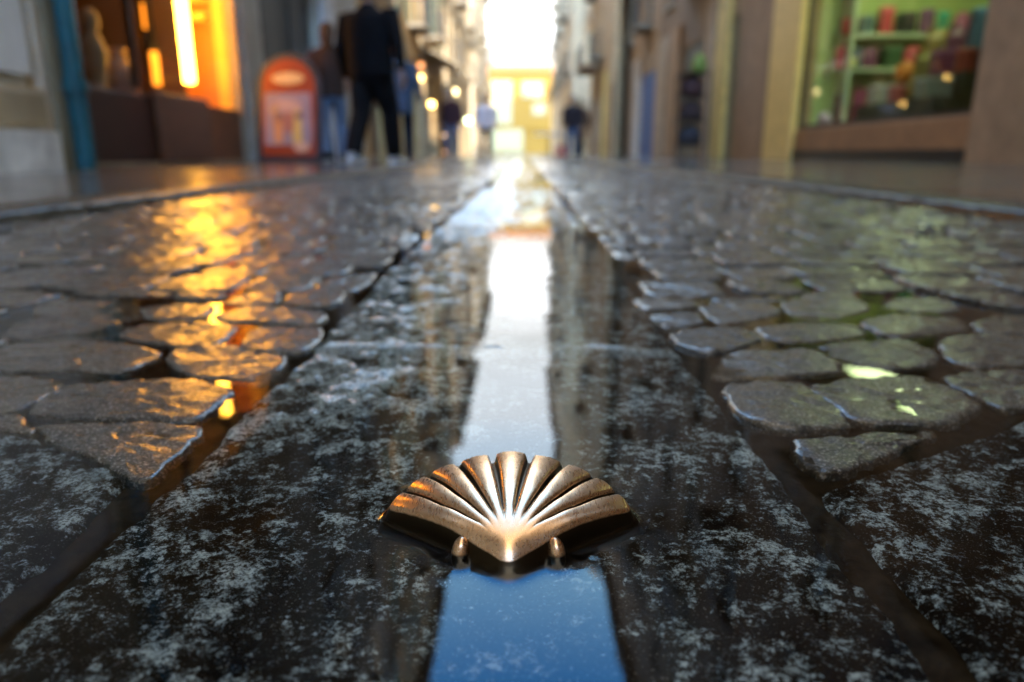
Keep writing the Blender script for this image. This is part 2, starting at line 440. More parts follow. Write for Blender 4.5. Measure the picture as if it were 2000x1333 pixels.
def fit_round_traced(q):
    x0, x1 = min(p[0] for p in q), max(p[0] for p in q); y0, y1 = min(p[1] for p in q), max(p[1] for p in q)
    hs = any(in_side_slab(*p) for p in q)
    near = [shrink(t, -.007) for t, b in zip(TRACED, TR_BOX) if not (b[0] > x1+.01 or b[1] < x0-.01 or b[2] > y1+.01 or b[3] < y0-.01)]
    if not near and not hs: return q
    n = 15
    pts = [(x0+(x1-x0)*i/n, y0+(y1-y0)*j/n) for i in range(n+1) for j in range(n+1)]
    free = [p for p in pts if inside(p, q) and not any(inside(p, t) for t in near) and not (hs and in_side_slab(*p))]
    if len(free) < 12: return None
    # carve from the far side of the traced stones until the outline clears them
    for _ in range(60):
        h = hull(free); bad = [t for t in near if any(inside(p, shrink(t, .002)) for p in [((h[i-1][0]*k+h[i][0]*(8-k))/8, (h[i-1][1]*k+h[i][1]*(8-k))/8) for i in range(len(h)) for k in range(8)]) or any(inside(p, h) for p in shrink(t, .003))]
        if not bad: break
        t = bad[0]; tx, ty = sum(p[0] for p in t)/len(t), sum(p[1] for p in t)/len(t)
        free.sort(key=lambda p: (p[0]-tx)**2+(p[1]-ty)**2); free = free[max(1, len(free)//25):]
        if len(free) < 10: return None
    h = hull(free)
    ar = abs(sum(h[i-1][0]*h[i][1]-h[i][0]*h[i-1][1] for i in range(len(h))))/2
    w = min(max(p[0] for p in h)-min(p[0] for p in h), max(p[1] for p in h)-min(p[1] for p in h))
    return h if ar > .0009 and w > .022 and len(h) > 2 else None
cells = [(shrink(q, -.0038), True) for q in TRACED]
rs = random.Random(11)
for side in (-1, 1):
    y = -2.6; row = 0
    while y < 30:
        pitch = rs.uniform(.082, .104) if y < 12 else .12
        x = (.13 if side > 0 else .15) - rs.uniform(0, .08); first = True
        while x < 1.09:
            w = rs.uniform(.085, .135) if y < 12 else rs.uniform(.12, .17)
            slant = .05*(x-.15)*(1 if side > 0 else .8) + .012*math.sin(x*9+row*.3)
            j = lambda: rs.uniform(-.0075, .0075)
            q = [(x+.003+j(), y+.003+slant+j()), (x+w/2, y+.002+slant+j()*.8), (x+w-.003+j(), y+.003+slant+.05*w+j()), (x+w-.003+j(), y+pitch-.003+slant+.05*w+j()),
                 (x+w/2, y+pitch-.002+slant+j()*.8), (x+.003+j(), y+pitch-.003+slant+j())]
            q = [(side*a, b) for a, b in q]
            x += w
            cy = y + pitch/2 + slant
            e = float(right_edge(np.array([max(cy, .1)]))[0]) if side > 0 else -float(left_edge(np.array([max(cy, .1)]))[0])
            q = clip_x(q, e+.007, 1.085) if side > 0 else clip_x(q, -1.085, -e-.007)
            if len(q) < 3: continue
            xs = [p[0] for p in q]
            if max(xs)-min(xs) < .03: continue
            if y < .9 and y > -.75:
                q = fit_round_traced(q)
                if not q: continue
            cells.append((q, False))
        y += pitch; row += 1
SV, SF, ST = [], [], []
nb = 0
for q, tr in cells:
    ar = sum(q[i-1][0]*q[i][1]-q[i][0]*q[i-1][1] for i in range(len(q)))
    if ar < 0: q = q[::-1]
    cx, cy = sum(p[0] for p in q)/len(q), sum(p[1] for p in q)/len(q)
    m, it = (72, 2) if cy < 1.3 else (36, 2) if cy < 4.5 else (16, 1) if cy < 9 else (8, 1)
    if cy < -.7: m, it = 16, 1
    P = np.array(q)
    for _ in range(it):
        Q = np.roll(P, -1, 0); wq = .16 if _ == 0 else .25
        P = np.stack([P*(1-wq)+Q*wq, P*wq+Q*(1-wq)], 1).reshape(-1, 2)
    d = np.linalg.norm(np.roll(P, -1, 0)-P, axis=1); s = np.concatenate([[0], np.cumsum(d)]); t = np.linspace(0, s[-1], m, endpoint=False)
    Pc = np.concatenate([P, P[:1]]); P = np.stack([np.interp(t, s, Pc[:, 0]), np.interp(t, s, Pc[:, 1])], 1)
    P[:, 0] += .0034*fbm(P[:, 0], P[:, 1], 70, 4, .6); P[:, 1] += .0034*fbm(P[:, 0]+9, P[:, 1], 70, 4, .6)
    c = P.mean(0); rad = np.linalg.norm(P-c, axis=1).mean()
    side_x = abs(c[0])
    top = .0016 + .0045*min(1, max(0, side_x-.15)/.9) + rs.uniform(-.0014, .0014)
    if tr: top = .0012 + rs.uniform(-.0008, .0008)
    tk = .03 if cy < 1.2 else .05 if cy < 3 else .07
    tx, ty = rs.uniform(-tk, tk), rs.uniform(-tk, tk)
    dome = rs.uniform(-.0008, .0018)
    ins = [0, 0, .0007, .0018, .0042] + (list(np.arange(.0085, max(.012, rad*.93), .0045 if m > 40 else .008)) if m >= 36 else [.022])
    dz = [None, -.0042, -.0015, -.0004, 0] + [0]*(len(ins)-5)
    rings = []
    for k, (i_, z_) in enumerate(zip(ins, dz)):
        f = max(.12, 1 - i_/rad) if i_ else 1.
        X = c[0] + (P[:, 0]-c[0])*f; Y = c[1] + (P[:, 1]-c[1])*f
        if z_ is None: Z = np.full(len(X), -.016)
        else:
            Z = top + z_ + tx*(X-c[0]) + ty*(Y-c[1]) + dome*(1-f*f)
            if m >= 16: Z = Z + ((.0017 if cy < 1.2 else .0030)*fbm(X, Y, 32, 3) + .0010*fbm(X, Y, 110, 3) + .0005*fbm(X, Y, 260, 2))*(1 if k > 1 else .5)
        rings.append(np.stack([X, Y, Z], 1))
    zc = rings[-1][:, 2].mean()
    rings.append(np.array([[c[0], c[1], zc]]))
    K = len(ins)
    i = np.arange(m); j = (i+1) % m
    for k in range(K-1):
        SF.append(np.stack([nb+k*m+i, nb+k*m+j, nb+(k+1)*m+j, nb+(k+1)*m+i], 1))
    SF.append(np.stack([nb+(K-1)*m+i, nb+(K-1)*m+j, np.full(m, nb+K*m), np.full(m, -1)], 1))
    SV += rings; ST.append(np.full(K*m+1, rs.random())); nb += K*m+1
V = np.concatenate(SV); Fa = np.concatenate(SF)
me = bpy.data.meshes.new('cobbled_road'); me.vertices.add(len(V)); me.vertices.foreach_set('co', V.astype(np.float32).ravel())
tri = Fa[:, 3] < 0; cnt = np.where(tri, 3, 4); flat = Fa[Fa >= 0]
me.loops.add(len(flat)); me.loops.foreach_set('vertex_index', flat.astype(np.int32))
me.polygons.add(len(Fa)); me.polygons.foreach_set('loop_start', np.concatenate([[0], np.cumsum(cnt)[:-1]]).astype(np.int32))
me.update(calc_edges=True)
at_ = me.attributes.new('tone', 'FLOAT', 'POINT'); at_.data.foreach_set('value', np.concatenate(ST).astype(np.float32))
me.polygons.foreach_set('use_smooth', [True]*len(me.polygons)); me.materials.append(M_SETT)
o = bpy.data.objects.new('cobbled_road', me); C.objects.link(o); props(o, kind='structure')

# bed under the joints, far paving, the wider ground
ys = np.concatenate([np.linspace(-4, -.7, 40), np.linspace(-.68, .02, 70), np.arange(.03, .72, .004), np.linspace(.73, 2., 110), np.linspace(2.1, 31, 130)])
xs = np.concatenate([np.linspace(-1.1, -.56, 30), np.arange(-.555, .555, .004), np.linspace(.56, 1.1, 30)])
X, Y = np.meshgrid(xs, ys)
LE = left_edge(np.maximum(Y, .0)); RE = right_edge(np.maximum(Y, .0))
under = sstep(.001, .012, X-LE)*sstep(.001, .012, RE-X)                                   # beneath the slabs the bed lies deeper
def flank(tr, ex, xo, yo):
    t = sorted((p.y, p.x) for p in tr); t = [(-.62, t[0][1]+ex)] + t; (yc, xc) = t[-1]
    return np.interp(Y, [p[0] for p in t], [p[1] for p in t]), yc + (X-xc)*(yo-yc)/(xo-xc)
FL, dl = flank(lt, -.02, -.66, .60); FR, dr = flank(rt, .02, .66, .615)
under = np.maximum(under, (Y > -.63)*(np.abs(X) < .67)*np.maximum(sstep(-.001, .010, FL-X)*sstep(.0, .010, dl-Y), sstep(-.001, .010, X-FR)*sstep(.0, .010, dr-Y)))
Z = -.0036 - .0069*under + (.0016*fbm(X, Y, 24, 3) + .0009*fbm(X, Y, 120, 3, .6))*(1-.6*under)
props(np_mesh('road_bed', np.stack([X, Y, Z], -1).reshape(-1, 3), grid_faces(len(ys), len(xs)), M_BED), kind='structure')
b = MB(); b.box(-1.1, 1.1, 30.1, 62, -.2, .004); props(b.build('far_road', M_FAR), kind='structure')
b = MB(); b.box(-400, 400, -400, 900, -.6, -.25); props(b.build('ground', plain('dull_ground', (.12, .11, .1), .8)), kind='structure')
b = MB(); b.box(-60, 60, 62, 150, -.25, .02); props(b.build('plaza_paving', plain('pale_plaza_stone', (.17, .155, .13), .7)), kind='structure')

# kerbs: one row of rough granite blocks each side, and the pavements behind them
for sd, nm in ((-1, 'left_kerb'), (1, 'right_kerb')):
    V, Fq, k0 = [], [], 0
    y = -4.
    while y < 62:
        L = rs.uniform(.7, 1.1); y1 = y + L - .012
        st = .012 if y < 3.5 else .05 if y < 12 else .25
        yy = np.append(np.arange(y, y1, st), y1); n = len(yy)
        prof = [(-.008, -.03), (-.006, .0), (-.003, .018), (.002, .026), (.012, .0305), (.05, .032), (.1, .0325), (.13, .033), (.135, .02)]
        g = np.zeros((n, len(prof), 3))
        for k, (dx, z) in enumerate(prof):
            wob = .004*fbm(yy, yy*0+sd*3, 4, 2) + .006*fbm(yy+k*.13, yy*0+sd*7, 22, 3)
            g[:, k, 0] = sd*(1.1 + dx + wob*(k < 5)); g[:, k, 1] = yy
            g[:, k, 2] = z + (.0035*fbm(yy, yy*0+k*1.7+sd, 26, 3) - .006*np.clip(1-np.minimum(yy-y, y1-yy)/.02, 0, 1)**2)*(z > .01)
        V.append(g.reshape(-1, 3)); Fq.append(grid_faces(n, len(prof))+k0); k0 += n*len(prof)
        y += L
    props(np_mesh(nm, np.concatenate(V), np.concatenate(Fq), M_KERB), kind='structure')
for sd, nm, xo in ((-1, 'left_pavement', 4.2), (1, 'right_pavement', 8.)):
    xs = np.array([1.236, 1.8, 2.6, 3.4, 4.3, xo+.2]); ys = np.linspace(-8, 62, 141)
    X, Y = np.meshgrid(xs, ys); Z = np.interp(X, [1.24, 4.3, 9], [.0325, .058, .058]); Z[:, 1:] += .002*fbm(X, Y, 1.5, 2)[:, 1:]
    V = np.stack([sd*X, Y, Z], -1).reshape(-1, 3)
    props(np_mesh(nm, V, grid_faces(len(ys), len(xs)), M_PAVE), kind='structure')

# ---- the shell: brass scallop set in the slab
def shell_dims(dx, dy):
    rho = np.hypot(dx, dy); th = np.degrees(np.arctan2(dx, dy)); ta = np.abs(th)
    tq = np.clip(np.sqrt(ta**2 + 9) - 3, 0, 57)/54
    PITCH_D = 12.1
    mrb = np.interp(rho/.075, [0, .2, .35, .55, 1], [.74, .79, .90, .98, 1.])
    ph = th/PITCH_D/mrb; fr = ph - np.round(ph)                    # -.5...5 across a rib
    fr = np.where(np.abs(ph) > 4, np.minimum(np.abs(ph)-4, .25), fr)
    Rr = .0885 - .0275*tq**1.08
    d_l = rho*np.sin(np.radians(np.clip(54.5-th, -90, 90))); d_r = rho*np.sin(np.radians(np.clip(54.5+th, -90, 90)))
    Rr = Rr - .0009*np.clip((np.abs(fr)-.3)/.2, 0, 1)**2
    s = rho/Rr
    rn = .0055; ay = dy - rn/math.sin(R(54.5)); r2 = np.hypot(dx, ay); t2 = np.degrees(np.arctan2(dx, ay)); q2 = np.abs(t2)   # blunt, rounded nose
    e_l = r2*np.sin(np.radians(np.clip(54.5-t2, -90, 90))); e_r = r2*np.sin(np.radians(np.clip(54.5+t2, -90, 90)))
    kk = .004; hq = np.clip(.5+.5*(e_r-e_l)/kk, 0, 1); sm = e_r*(1-hq)+e_l*hq - kk*hq*(1-hq)*np.clip(np.minimum(e_l, e_r)/.003, 0, 1)
    d_side = np.where(q2 < 54.5, sm, np.where(q2 < 144.5, r2*np.sin(np.radians(54.5-np.minimum(q2, 144.5))), -r2)) + rn
    d_rim = (Rr-rho)*.95
    k = .004
    hq = np.clip(.5+.5*(d_rim-d_side)/k, 0, 1); d = d_rim*(1-hq)+d_side*hq - k*hq*(1-hq)
    return rho, th, ta, fr, s, d
_ss = np.linspace(-.3, 1.6, 1200)
def smooth_profile(xs, ys, width=.05):
    t = np.interp(_ss, xs, ys); k = np.exp(-(np.arange(-120, 121)*(_ss[1]-_ss[0])/width)**2); k /= k.sum()
    return np.convolve(np.pad(t, 120, mode='edge'), k, 'valid')
_TOP = smooth_profile([0, .06, .14, .28, .5, .75, .9, 1., 1.3], [.0074, .0094, .0112, .0134, .0148, .0136, .0116, .0094, .0080], .075)
_DEP = smooth_profile([.0, .2, .34, .6, .9, 1.05], [0, .0, .0014, .0034, .0042, .0048], .06)
def shell_height(dx, dy):
    rho, th, ta, fr, s, d = shell_dims(dx, dy)
    top = np.interp(s, _ss, _TOP)
    top = top*(1 - .27*np.clip(ta/54, 0, 1.2)**2)
    half = .245 + .12*np.clip((s-.25)/.75, 0, 1)*0 
    gw = np.interp(s, [.0, .2, .32, .6, 1.], [.0, .05, .10, .13, .125])     # half-width of a groove, in rib pitches
    a = np.abs(fr); g = 1 - np.clip((.5-a)/np.maximum(gw, 1e-3), 0, 1)     # 0 on rib .. 1 at groove centre
    g = np.where(ta/np.interp(rho/.075, [0, .2, .35, .55, 1], [.74, .79, .90, .98, 1.]) > 48.6, 0, g)
    prof = sstep(0, .7, g) - .25*sstep(.75, 1, g)                            # steep walls, raised rounded bottom
    depth = np.interp(s, _ss, _DEP)
    crown = -.0008*np.clip(a/.5, 0, 1)**2 * np.interp(s, [0, .3, 1], [0, .4, 1.6])
    wi = .0016 + .0012*np.exp(-(rho/.022)**2); w = np.clip((d+.0027)/(.0027+wi), 0, 1); w = np.sqrt(np.clip(1-(1-w)**2.4, 0, 1))
    z = -.0035 + (top+crown-depth*prof+.0035)*w
    flange = -.0035 + .0047*sstep(-.0054, -.0036, d)
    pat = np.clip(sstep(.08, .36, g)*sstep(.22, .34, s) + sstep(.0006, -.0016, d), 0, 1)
    return np.maximum(z, flange), pat, d
st = .00026
gx = np.arange(-.064, .064, st); gy = np.arange(-.012, .1, st)
GX, GY = np.meshgrid(gx, gy)
Z, PT, D = shell_height(GX, GY)
def soften(A, k):
    for ax in (0, 1):
        for _ in range(2):
            c = np.cumsum(np.pad(A, [(k+1, k) if a == ax else (0, 0) for a in (0, 1)], mode='edge'), axis=ax)
            A = (np.take(c, np.arange(2*k+1, c.shape[ax]), ax) - np.take(c, np.arange(0, c.shape[ax]-2*k-1), ax))/(2*k+1)
    return A
nose = np.exp(-(np.hypot(GX, GY-.003)/.019)**4)
Z = Z*(1-nose) + soften(soften(Z, 8), 8)*nose
Z = Z*.55 + soften(Z, 2)*.45
Z = Z + .00006*fbm(GX, GY, 90, 2)*(D > 0)
keep = D > -.0058
idx = -np.ones(GX.size, int); kf = keep.ravel()
idx[kf] = np.arange(kf.sum())
f = grid_faces(*GX.shape); f = f[kf[f].all(1)]
V = np.stack([GX.ravel()[kf], GY.ravel()[kf], Z.ravel()[kf]], 1)
shell = empty('scallop_shell', SH_PIV, 'brass scallop shell with nine polished ribs set in the flooded granite slab', 'shell')
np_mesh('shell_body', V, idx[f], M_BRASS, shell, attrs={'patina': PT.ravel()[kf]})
for sx in (-1, 1):
    b = MB(); b.tube([(sx*.0186, .0090, -.004), (sx*.0186, .0090, .001), (sx*.0184, .0094, .0036), (sx*.0180, .0104, .0056), (sx*.0174, .0124, .0058), (sx*.0166, .0146, .0058)],
                     [.0036, .0036, .0033, .0029, .0022, .0010], 16)
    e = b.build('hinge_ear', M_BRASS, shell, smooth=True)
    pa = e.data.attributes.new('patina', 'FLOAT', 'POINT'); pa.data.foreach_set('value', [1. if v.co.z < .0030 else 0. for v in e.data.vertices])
    sb = e.modifiers.new('smooth', 'SUBSURF'); sb.levels = sb.render_levels = 1

# ---- the water lying on the slabs and in the joints, drawn up a little where it meets the brass
def water_z(X, Y):
    dx, dy = X-SH_PIV.x, Y-SH_PIV.y
    _, _, d = shell_height(dx, dy)
    ear = np.minimum(np.hypot(dx-.0186, dy-.0090), np.hypot(dx+.0186, dy-.0090)) - .0036
    dd = np.minimum(np.maximum(-d-.0020, 0), np.maximum(ear, 0))
    return .0023*np.exp(-dd/.0019) + .00025*np.exp(-dd/.007)
xs = np.unique(np.concatenate([np.linspace(-1.1, -.09, 12), np.arange(-.085, .085, .0007), np.linspace(.09, 1.1, 12)]))
ys = np.unique(np.concatenate([np.linspace(-4, SH_PIV.y-.035, 16), np.arange(SH_PIV.y-.03, SH_PIV.y+.115, .0007), np.linspace(SH_PIV.y+.12, 30.1, 40)]))
X, Y = np.meshgrid(xs, ys); Z = water_z(X, Y)
props(np_mesh('puddle_water', np.stack([X, Y, Z], -1).reshape(-1, 3), grid_faces(len(ys), len(xs)), M_WATER), kind='structure')
# ------------------------------------------------------------------ BUILDINGS
M_DARKGLASS = plain('dark_window_glass', (.02, .024, .03), .06, var=.1)
M_GLASS = glass_mat()
M_FRAME = plain('window_frame_paint', (.32, .28, .22), .5)
M_WHITEFRAME = plain('white_frame_paint', (.7, .68, .62), .5)
M_IRON = plain('dark_iron', (.02, .02, .022), .45, .6)
M_SLABST = stone('balcony_stone', (.3, .27, .23))
M_TEAL = plain('teal_pipe_paint', (.012, .11, .14), .35, var=.3, scale=9)
M_WOOD = plain('brown_wood', (.09, .035, .016), .45, var=.35, scale=5)
M_DKWOOD = plain('dark_wood', (.03, .010, .006), .4, var=.3)
M_BLACK = plain('black_stone', (.012, .012, .012), .35)
def B(x, y0, y1, side): return (x, y0, y1, side)
class Building:
    def __init__(s, name, label, side, X, y0, y1, H, wall, roof=None, depth=9, cat='building', group=None):
        s.side, s.X, s.y0, s.y1, s.H, s.depth = side, X, y0, y1, H, depth
        s.wallm = wall; s.open = []; s.t = .24
        s.root = empty(name, (X, y0, 0), label, cat, group)
    def L(s, d, y, z): return (s.side*d, y-s.y0, z)                 # d: metres into the building from its face
    def mb(s): return MB()
    def bx(s, m, d0, d1, y0, y1, z0, z1):
        m.box(s.side*d0, s.side*d1, y0-s.y0, y1-s.y0, z0, z1); return m
    def part(s, name, mat, d0, d1, y0, y1, z0, z1, parent=None, bevel=0):
        return s.bx(MB(), d0, d1, y0, y1, z0, z1).build(name, mat, parent or s.root, bevel=bevel)
    def cut(s, y0, y1, z0, z1): s.open.append((y0, y1, z0, z1))
    def window(s, y0, y1, z0, z1, frame=None, bars=True, sill=True, balcony=False, shutter=None):
        s.cut(y0, y1, z0, z1)
        m = MB(); w = .07
        for a in ((y0, y0+w, z0, z1), (y1-w, y1, z0, z1), (y0+w, y1-w, z0, z0+w), (y0+w, y1-w, z1-w, z1)): s.bx(m, .1, .17, *a)
        if bars: ym = (y0+y1)/2; s.bx(m, .105, .165, ym-.035, ym+.035, z0+w, z1-w)
        if sill: s.bx(m, -.07, .1, y0-.08, y1+.08, z0-.1, z0-.003)
        f = m.build('window', frame or M_FRAME, s.root)
        s.part('pane', M_DARKGLASS, .13, .145, y0+.02, y1-.02, z0+.02, z1-.02, f)
        if shutter:
            for a, b in ((y0-.46, y0-.02), (y1+.02, y1+.46)): s.part('shutter', shutter, -.05, -.004, a, b, z0, z1)
        if balcony:
            m = MB(); s.bx(m, -.5, -.002, y0-.35, y1+.35, z0-.14, z0-.02)
            bal = m.build('balcony', M_SLABST, s.root)
            m = MB(); s.bx(m, -.48, -.455, y0-.33, y1+.33, z0+.9, z0+.94)
            y = y0-.33
            while y < y1+.34: s.bx(m, -.475, -.46, y, y+.02, z0-.02, z0+.9); y += .14
            for a in (y0-.33, y1+.31):
                s.bx(m, -.455, -.005, a, a+.02, z0+.9, z0+.94)
                for d in (.12, .24, .36): s.bx(m, -d-.01, -d+.01, a, a+.02, z0-.02, z0+.9)
            m.build('railing', M_IRON, bal)
    def floors(s, n, wmat=None, z=4.2, step=3.05, bal=True, shutter=None, pitch=2.5, w=1.05):
        k = max(1, int((s.y1-s.y0-.6)/pitch)); p = (s.y1-s.y0)/k
        for r in range(n):
            for i in range(k):
                c = s.y0+p*(i+.5); s.window(c-w/2, c+w/2, z+step*r, z+step*r+2.05, wmat, balcony=bal and (i+r) % 2 == 0, sill=not (bal and (i+r) % 2 == 0), shutter=shutter)
    def finish(s, cornice=True, corn_mat=None):
        ys = sorted({s.y0, s.y1, *[v for o in s.open for v in o[:2]]}); zs = sorted({0, s.H, *[v for o in s.open for v in o[2:]]})
        ny, nz = len(ys)-1, len(zs)-1
        solid = [[not any(o[0]-1e-4 <= ys[i] and ys[i+1] <= o[1]+1e-4 and o[2]-1e-4 <= zs[j] and zs[j+1] <= o[3]+1e-4 for o in s.open) for j in range(nz)] for i in range(ny)]
        m = MB(); q = lambda pts: m.add([s.L(*p) for p in pts], [(0, 1, 2, 3)])
        for i in range(ny):
            for j in range(nz):
                if not solid[i][j]: continue
                a, b, c, d = ys[i], ys[i+1], zs[j], zs[j+1]
                for t in (0, s.t): q([(t, a, c), (t, b, c), (t, b, d), (t, a, d)])
                for di, dj, e in ((-1, 0, ((a, c), (a, d))), (1, 0, ((b, c), (b, d))), (0, -1, ((a, c), (b, c))), (0, 1, ((a, d), (b, d)))):
                    ii, jj = i+di, j+dj
                    if 0 <= ii < ny and 0 <= jj < nz and solid[ii][jj]: continue
                    q([(0, *e[0]), (0, *e[1]), (s.t, *e[1]), (s.t, *e[0])])
        D = s.depth
        q([(s.t, s.y0, 0), (D, s.y0, 0), (D, s.y0, s.H), (s.t, s.y0, s.H)]); q([(s.t, s.y1, 0), (D, s.y1, 0), (D, s.y1, s.H), (s.t, s.y1, s.H)])
        q([(D, s.y0, 0), (D, s.y1, 0), (D, s.y1, s.H), (D, s.y0, s.H)])
        q([(s.t, s.y0, 3.4), (D, s.y0, 3.4), (D, s.y1, 3.4), (s.t, s.y1, 3.4)])
        q([(s.t, s.y0, .06), (D, s.y0, .06), (D, s.y1, .06), (s.t, s.y1, .06)])
        m.build('wall', s.wallm, s.root)
        m = MB(); m.add([s.L(*p) for p in [(-.35, s.y0, s.H), (D, s.y0, s.H), (D, s.y1, s.H), (-.35, s.y1, s.H), (D*.5, s.y0, s.H+1.6), (D*.5, s.y1, s.H+1.6)]],
                        [(0, 1, 2, 3), (0, 3, 5, 4), (1, 2, 5, 4), (0, 1, 4), (3, 2, 5)])
        m.build('roof', M_ROOF, s.root)
        if cornice: s.part('cornice', corn_mat or M_SLABST, -.3, -.003, s.y0+.01, s.y1-.01, s.H-.35, s.H-.005)
M_ROOF = plain('clay_roof', (.2, .09, .05), .8)
W_GREY = stone('grey_white_render', (.68, .64, .56)); W_STONE = stone('sandy_stone', (.33, .29, .23)); W_OCHRE = stone('ochre_render', (.50, .34, .16))
W_BEIGE = stone('beige_render', (.48, .38, .25)); W_CREAM = stone('cream_render', (.50, .42, .30), grime=.3); W_BROWN = stone('brown_stone', (.27, .19, .125))
W_TAN = stone('tan_stone', (.42, .33, .23)); W_WHITE = stone('white_render', (.56, .51, .42), grime=.2); W_OLIVE = stone('olive_stone', (.23, .22, .16))
zx = lambda px, py, x: at_x(px, py, x).z
yx = lambda px, x, py=200: at_x(px, py, x).y

# --- left side of the street
XL = -2.75
b = Building('rendered_building', 'pale grey rendered building nearest on the left, with stone panels, white plinth and teal drainpipe', -1, XL, -8, yx(160, XL), 19, W_GREY)
ye = b.y1; yw = yx(86, XL, 165); zb = zx(60, 172, XL)
b.window(yw-2.6, yw, zb, zb+1.9, M_WHITEFRAME, sill=False)
b.part('blind', plain('pale_blind', (.85, .85, .80), .7, var=.06), .012, .09, yw-2.53, yw-.072, zb+.072, zb+1.828)
b.part('stone_panel', stone('beige_panel', (.48, .42, .31)), -.03, -.003, -7.9, yx(100, XL, 300)-.02, .30, zb-.03)
b.part('plinth', plain('white_plinth_stone', (.78, .77, .70), .6), -.07, -.003, -7.9, yx(108, XL, 320)-.02, .0, .27)
b.part('corner_pillar', W_OLIVE, -.05, -.003, yx(100, XL), yx(124, XL), 0, 4)
b.floors(4, M_WHITEFRAME)
p0 = at_x(146, 160, XL+.09)
m = MB(); py_ = p0.y-b.y0; m.tube([(.09, py_, .05), (.09, py_, 18.6)], [.055, .055], 14)
for z in (.5, 1.35, 2.6, 5, 8, 11): m.tube([(.09, py_, z), (.09, py_, z+.07)], [.072, .072], 14)
m.build('drainpipe', M_TEAL, b.root, smooth=False)
b.finish()

XS = -3.4
L2 = Building('corner_shop_building', 'stone shop building with amber lit window above dark wood panels on the left', -1, XS, ye+.02, yx(505, XS), 19, W_STONE)
ya, yb, yc = yx(170, XS), yx(449, XS, 150), yx(472, XS, 200)
L2.t = .2
L2.cut(ya, yc, .07, 3.3)
ztop = zx(320, 182, XS)
A_ = yx(306, XS, 250); B_ = yx(410, XS, 250)
L2.part('counter_panel', M_DKWOOD, .02, .10, ya+.003, A_, .07, ztop-.04, bevel=.01)
L2.part('counter_panel', M_WOOD, -.02, .10, A_+.004, B_, .07, ztop, bevel=.01)
L2.part('counter_panel', plain('orange_wood', (.16, .055, .016), .45), .03, .10, B_+.004, yc-.003, .07, ztop-.05, bevel=.01)
L2.part('reveal_panel', plain('amber_paint', (.80, .46, .08), .5, var=.08), .11, .25, yc-.03, yc-.003, .1, 3.28)  # lamplight on the reveal put into the panel's amber colour
L2.part('end_panel', plain('orange_panel', (.50, .16, .02), .5, var=.12), .253, .64, yc-.03, yc-.003, .1, 3.28)
L2.part('shelf_board', plain('lamplit_yellow_board', (.75, .52, .12), .5), .28, .60, yc-.16, yc-.033, zx(405, 52, XS-.45), zx(405, 40, XS-.45))  # lamp-lit band put into the brighter yellow of both boards
L2.part('shelf_board', plain('lamplit_yellow_board', (.75, .52, .12), .5), .28, .60, yc-.09, yc-.033, zx(405, 18, XS-.45), zx(405, -14, XS-.45))
L2.part('dark_partition', plain('dark_brown_partition', (.035, .016, .01), .6), .643, 2.2, yc-.03, yc-.003, .1, 3.28)
L2.part('back_wall', plain('dark_red_wall', (.05, .018, .01), .7), 2.2, 2.3, ya-.6, yc+.3, .1, 3.35)
L2.part('shop_window', M_GLASS, .055, .061, ya+.003, yc-.032, ztop+.003, 3.28)
m = MB()
for yy in (ya+.004, yx(268, XS, 100)): L2.bx(m, .03, .09, yy, yy+.06, ztop+.01, 3.29)
m.build('window_frame', M_DKWOOD, L2.root)
L2.part('pilaster', stone('grey_pilaster', (.40, .39, .37)), -.06, -.003, yc+.12, L2.y1-.02, .0, 3.6)
L2.floors(4)
L2.finish()
# lamp, added reflection tubes, odds and ends behind that glass
M_TUBE = plain('tube_glow', (1, .7, .3), .4, emit=9, ecol=(1, .40, .035)); M_REFL = plain('reflection_glow', (1, .5, .2), .4, emit=.42, ecol=(1, .25, .012))
def tube_lamp_or_reflection(name, px_, y0_, y1_, x, rad, mat, label, group=None):
    a = at_x(px_, y0_, x); zt = y1_
    e = empty(name, (x, a.y, a.z), label, 'lamp', group)
    m = MB(); m.tube([(0, 0, 0), (0, 0, .01), (0, 0, zt-a.z-.01), (0, 0, zt-a.z)], [rad*.6, rad, rad, rad*.6], 12); m.build('glowing_tube', mat, e, smooth=True)
    m = MB(); m.tube([(0, 0, zt-a.z), (0, 0, zt-a.z+.08)], [rad*1.3, rad*1.3], 12); m.box(-.03, .03, -.03, .03, zt-a.z+.08, 3.38-a.z); m.build('lamp_holder', M_IRON, e)
    return e
tube_lamp_or_reflection('tube_lamp_or_reflection', 371, 163, 3.05, XS-.32, .058, M_TUBE, 'tall vertical tube lamp glowing yellow white in the left shop window')
tube_lamp_or_reflection('tube_lamp_or_reflection', 308, 168, zx(297, 100, XS-.95), XS-.95, .045, M_REFL, 'short dim orange tube added as the lower reflection, left of the bright tube')  # this and the next tube glow in place of orange reflections in the glass
tube_lamp_or_reflection('tube_lamp_or_reflection', 290, 58, zx(280, 5, XS-1.0), XS-1.0, .05, M_REFL, 'short dim orange tube added as the higher reflection, left of the bright tube')
M_GREYBIT = plain('greyish_goods', (.3, .27, .25), .6)
g = empty('figurine', (XS-.75, yx(182, XS-.75, 90), ztop-.05), 'tall greyish brown figurine at the far left behind the amber shop glass', 'figurine', 'goods in the amber shop window')
m = MB(); m.lathe([(.14, 0), (.15, .04), (.07, .1), (.10, .3), (.13, .45), (.08, .58), (.05, .62), (.085, .7), (.08, .78), (.03, .84), (0, .845)]); m.build('figure_body', M_GREYBIT, g, smooth=True)
m = MB(); m.box(-.2, .2, -.2, .2, .07-ztop, -.0); m.build('stand', M_DKWOOD, g)
g = empty('vase', (XS-.7, yx(228, XS-.7, 90), ztop-.05), 'round bellied pinkish vase between figurine and orange reflection tubes', 'vase', 'goods in the amber shop window')
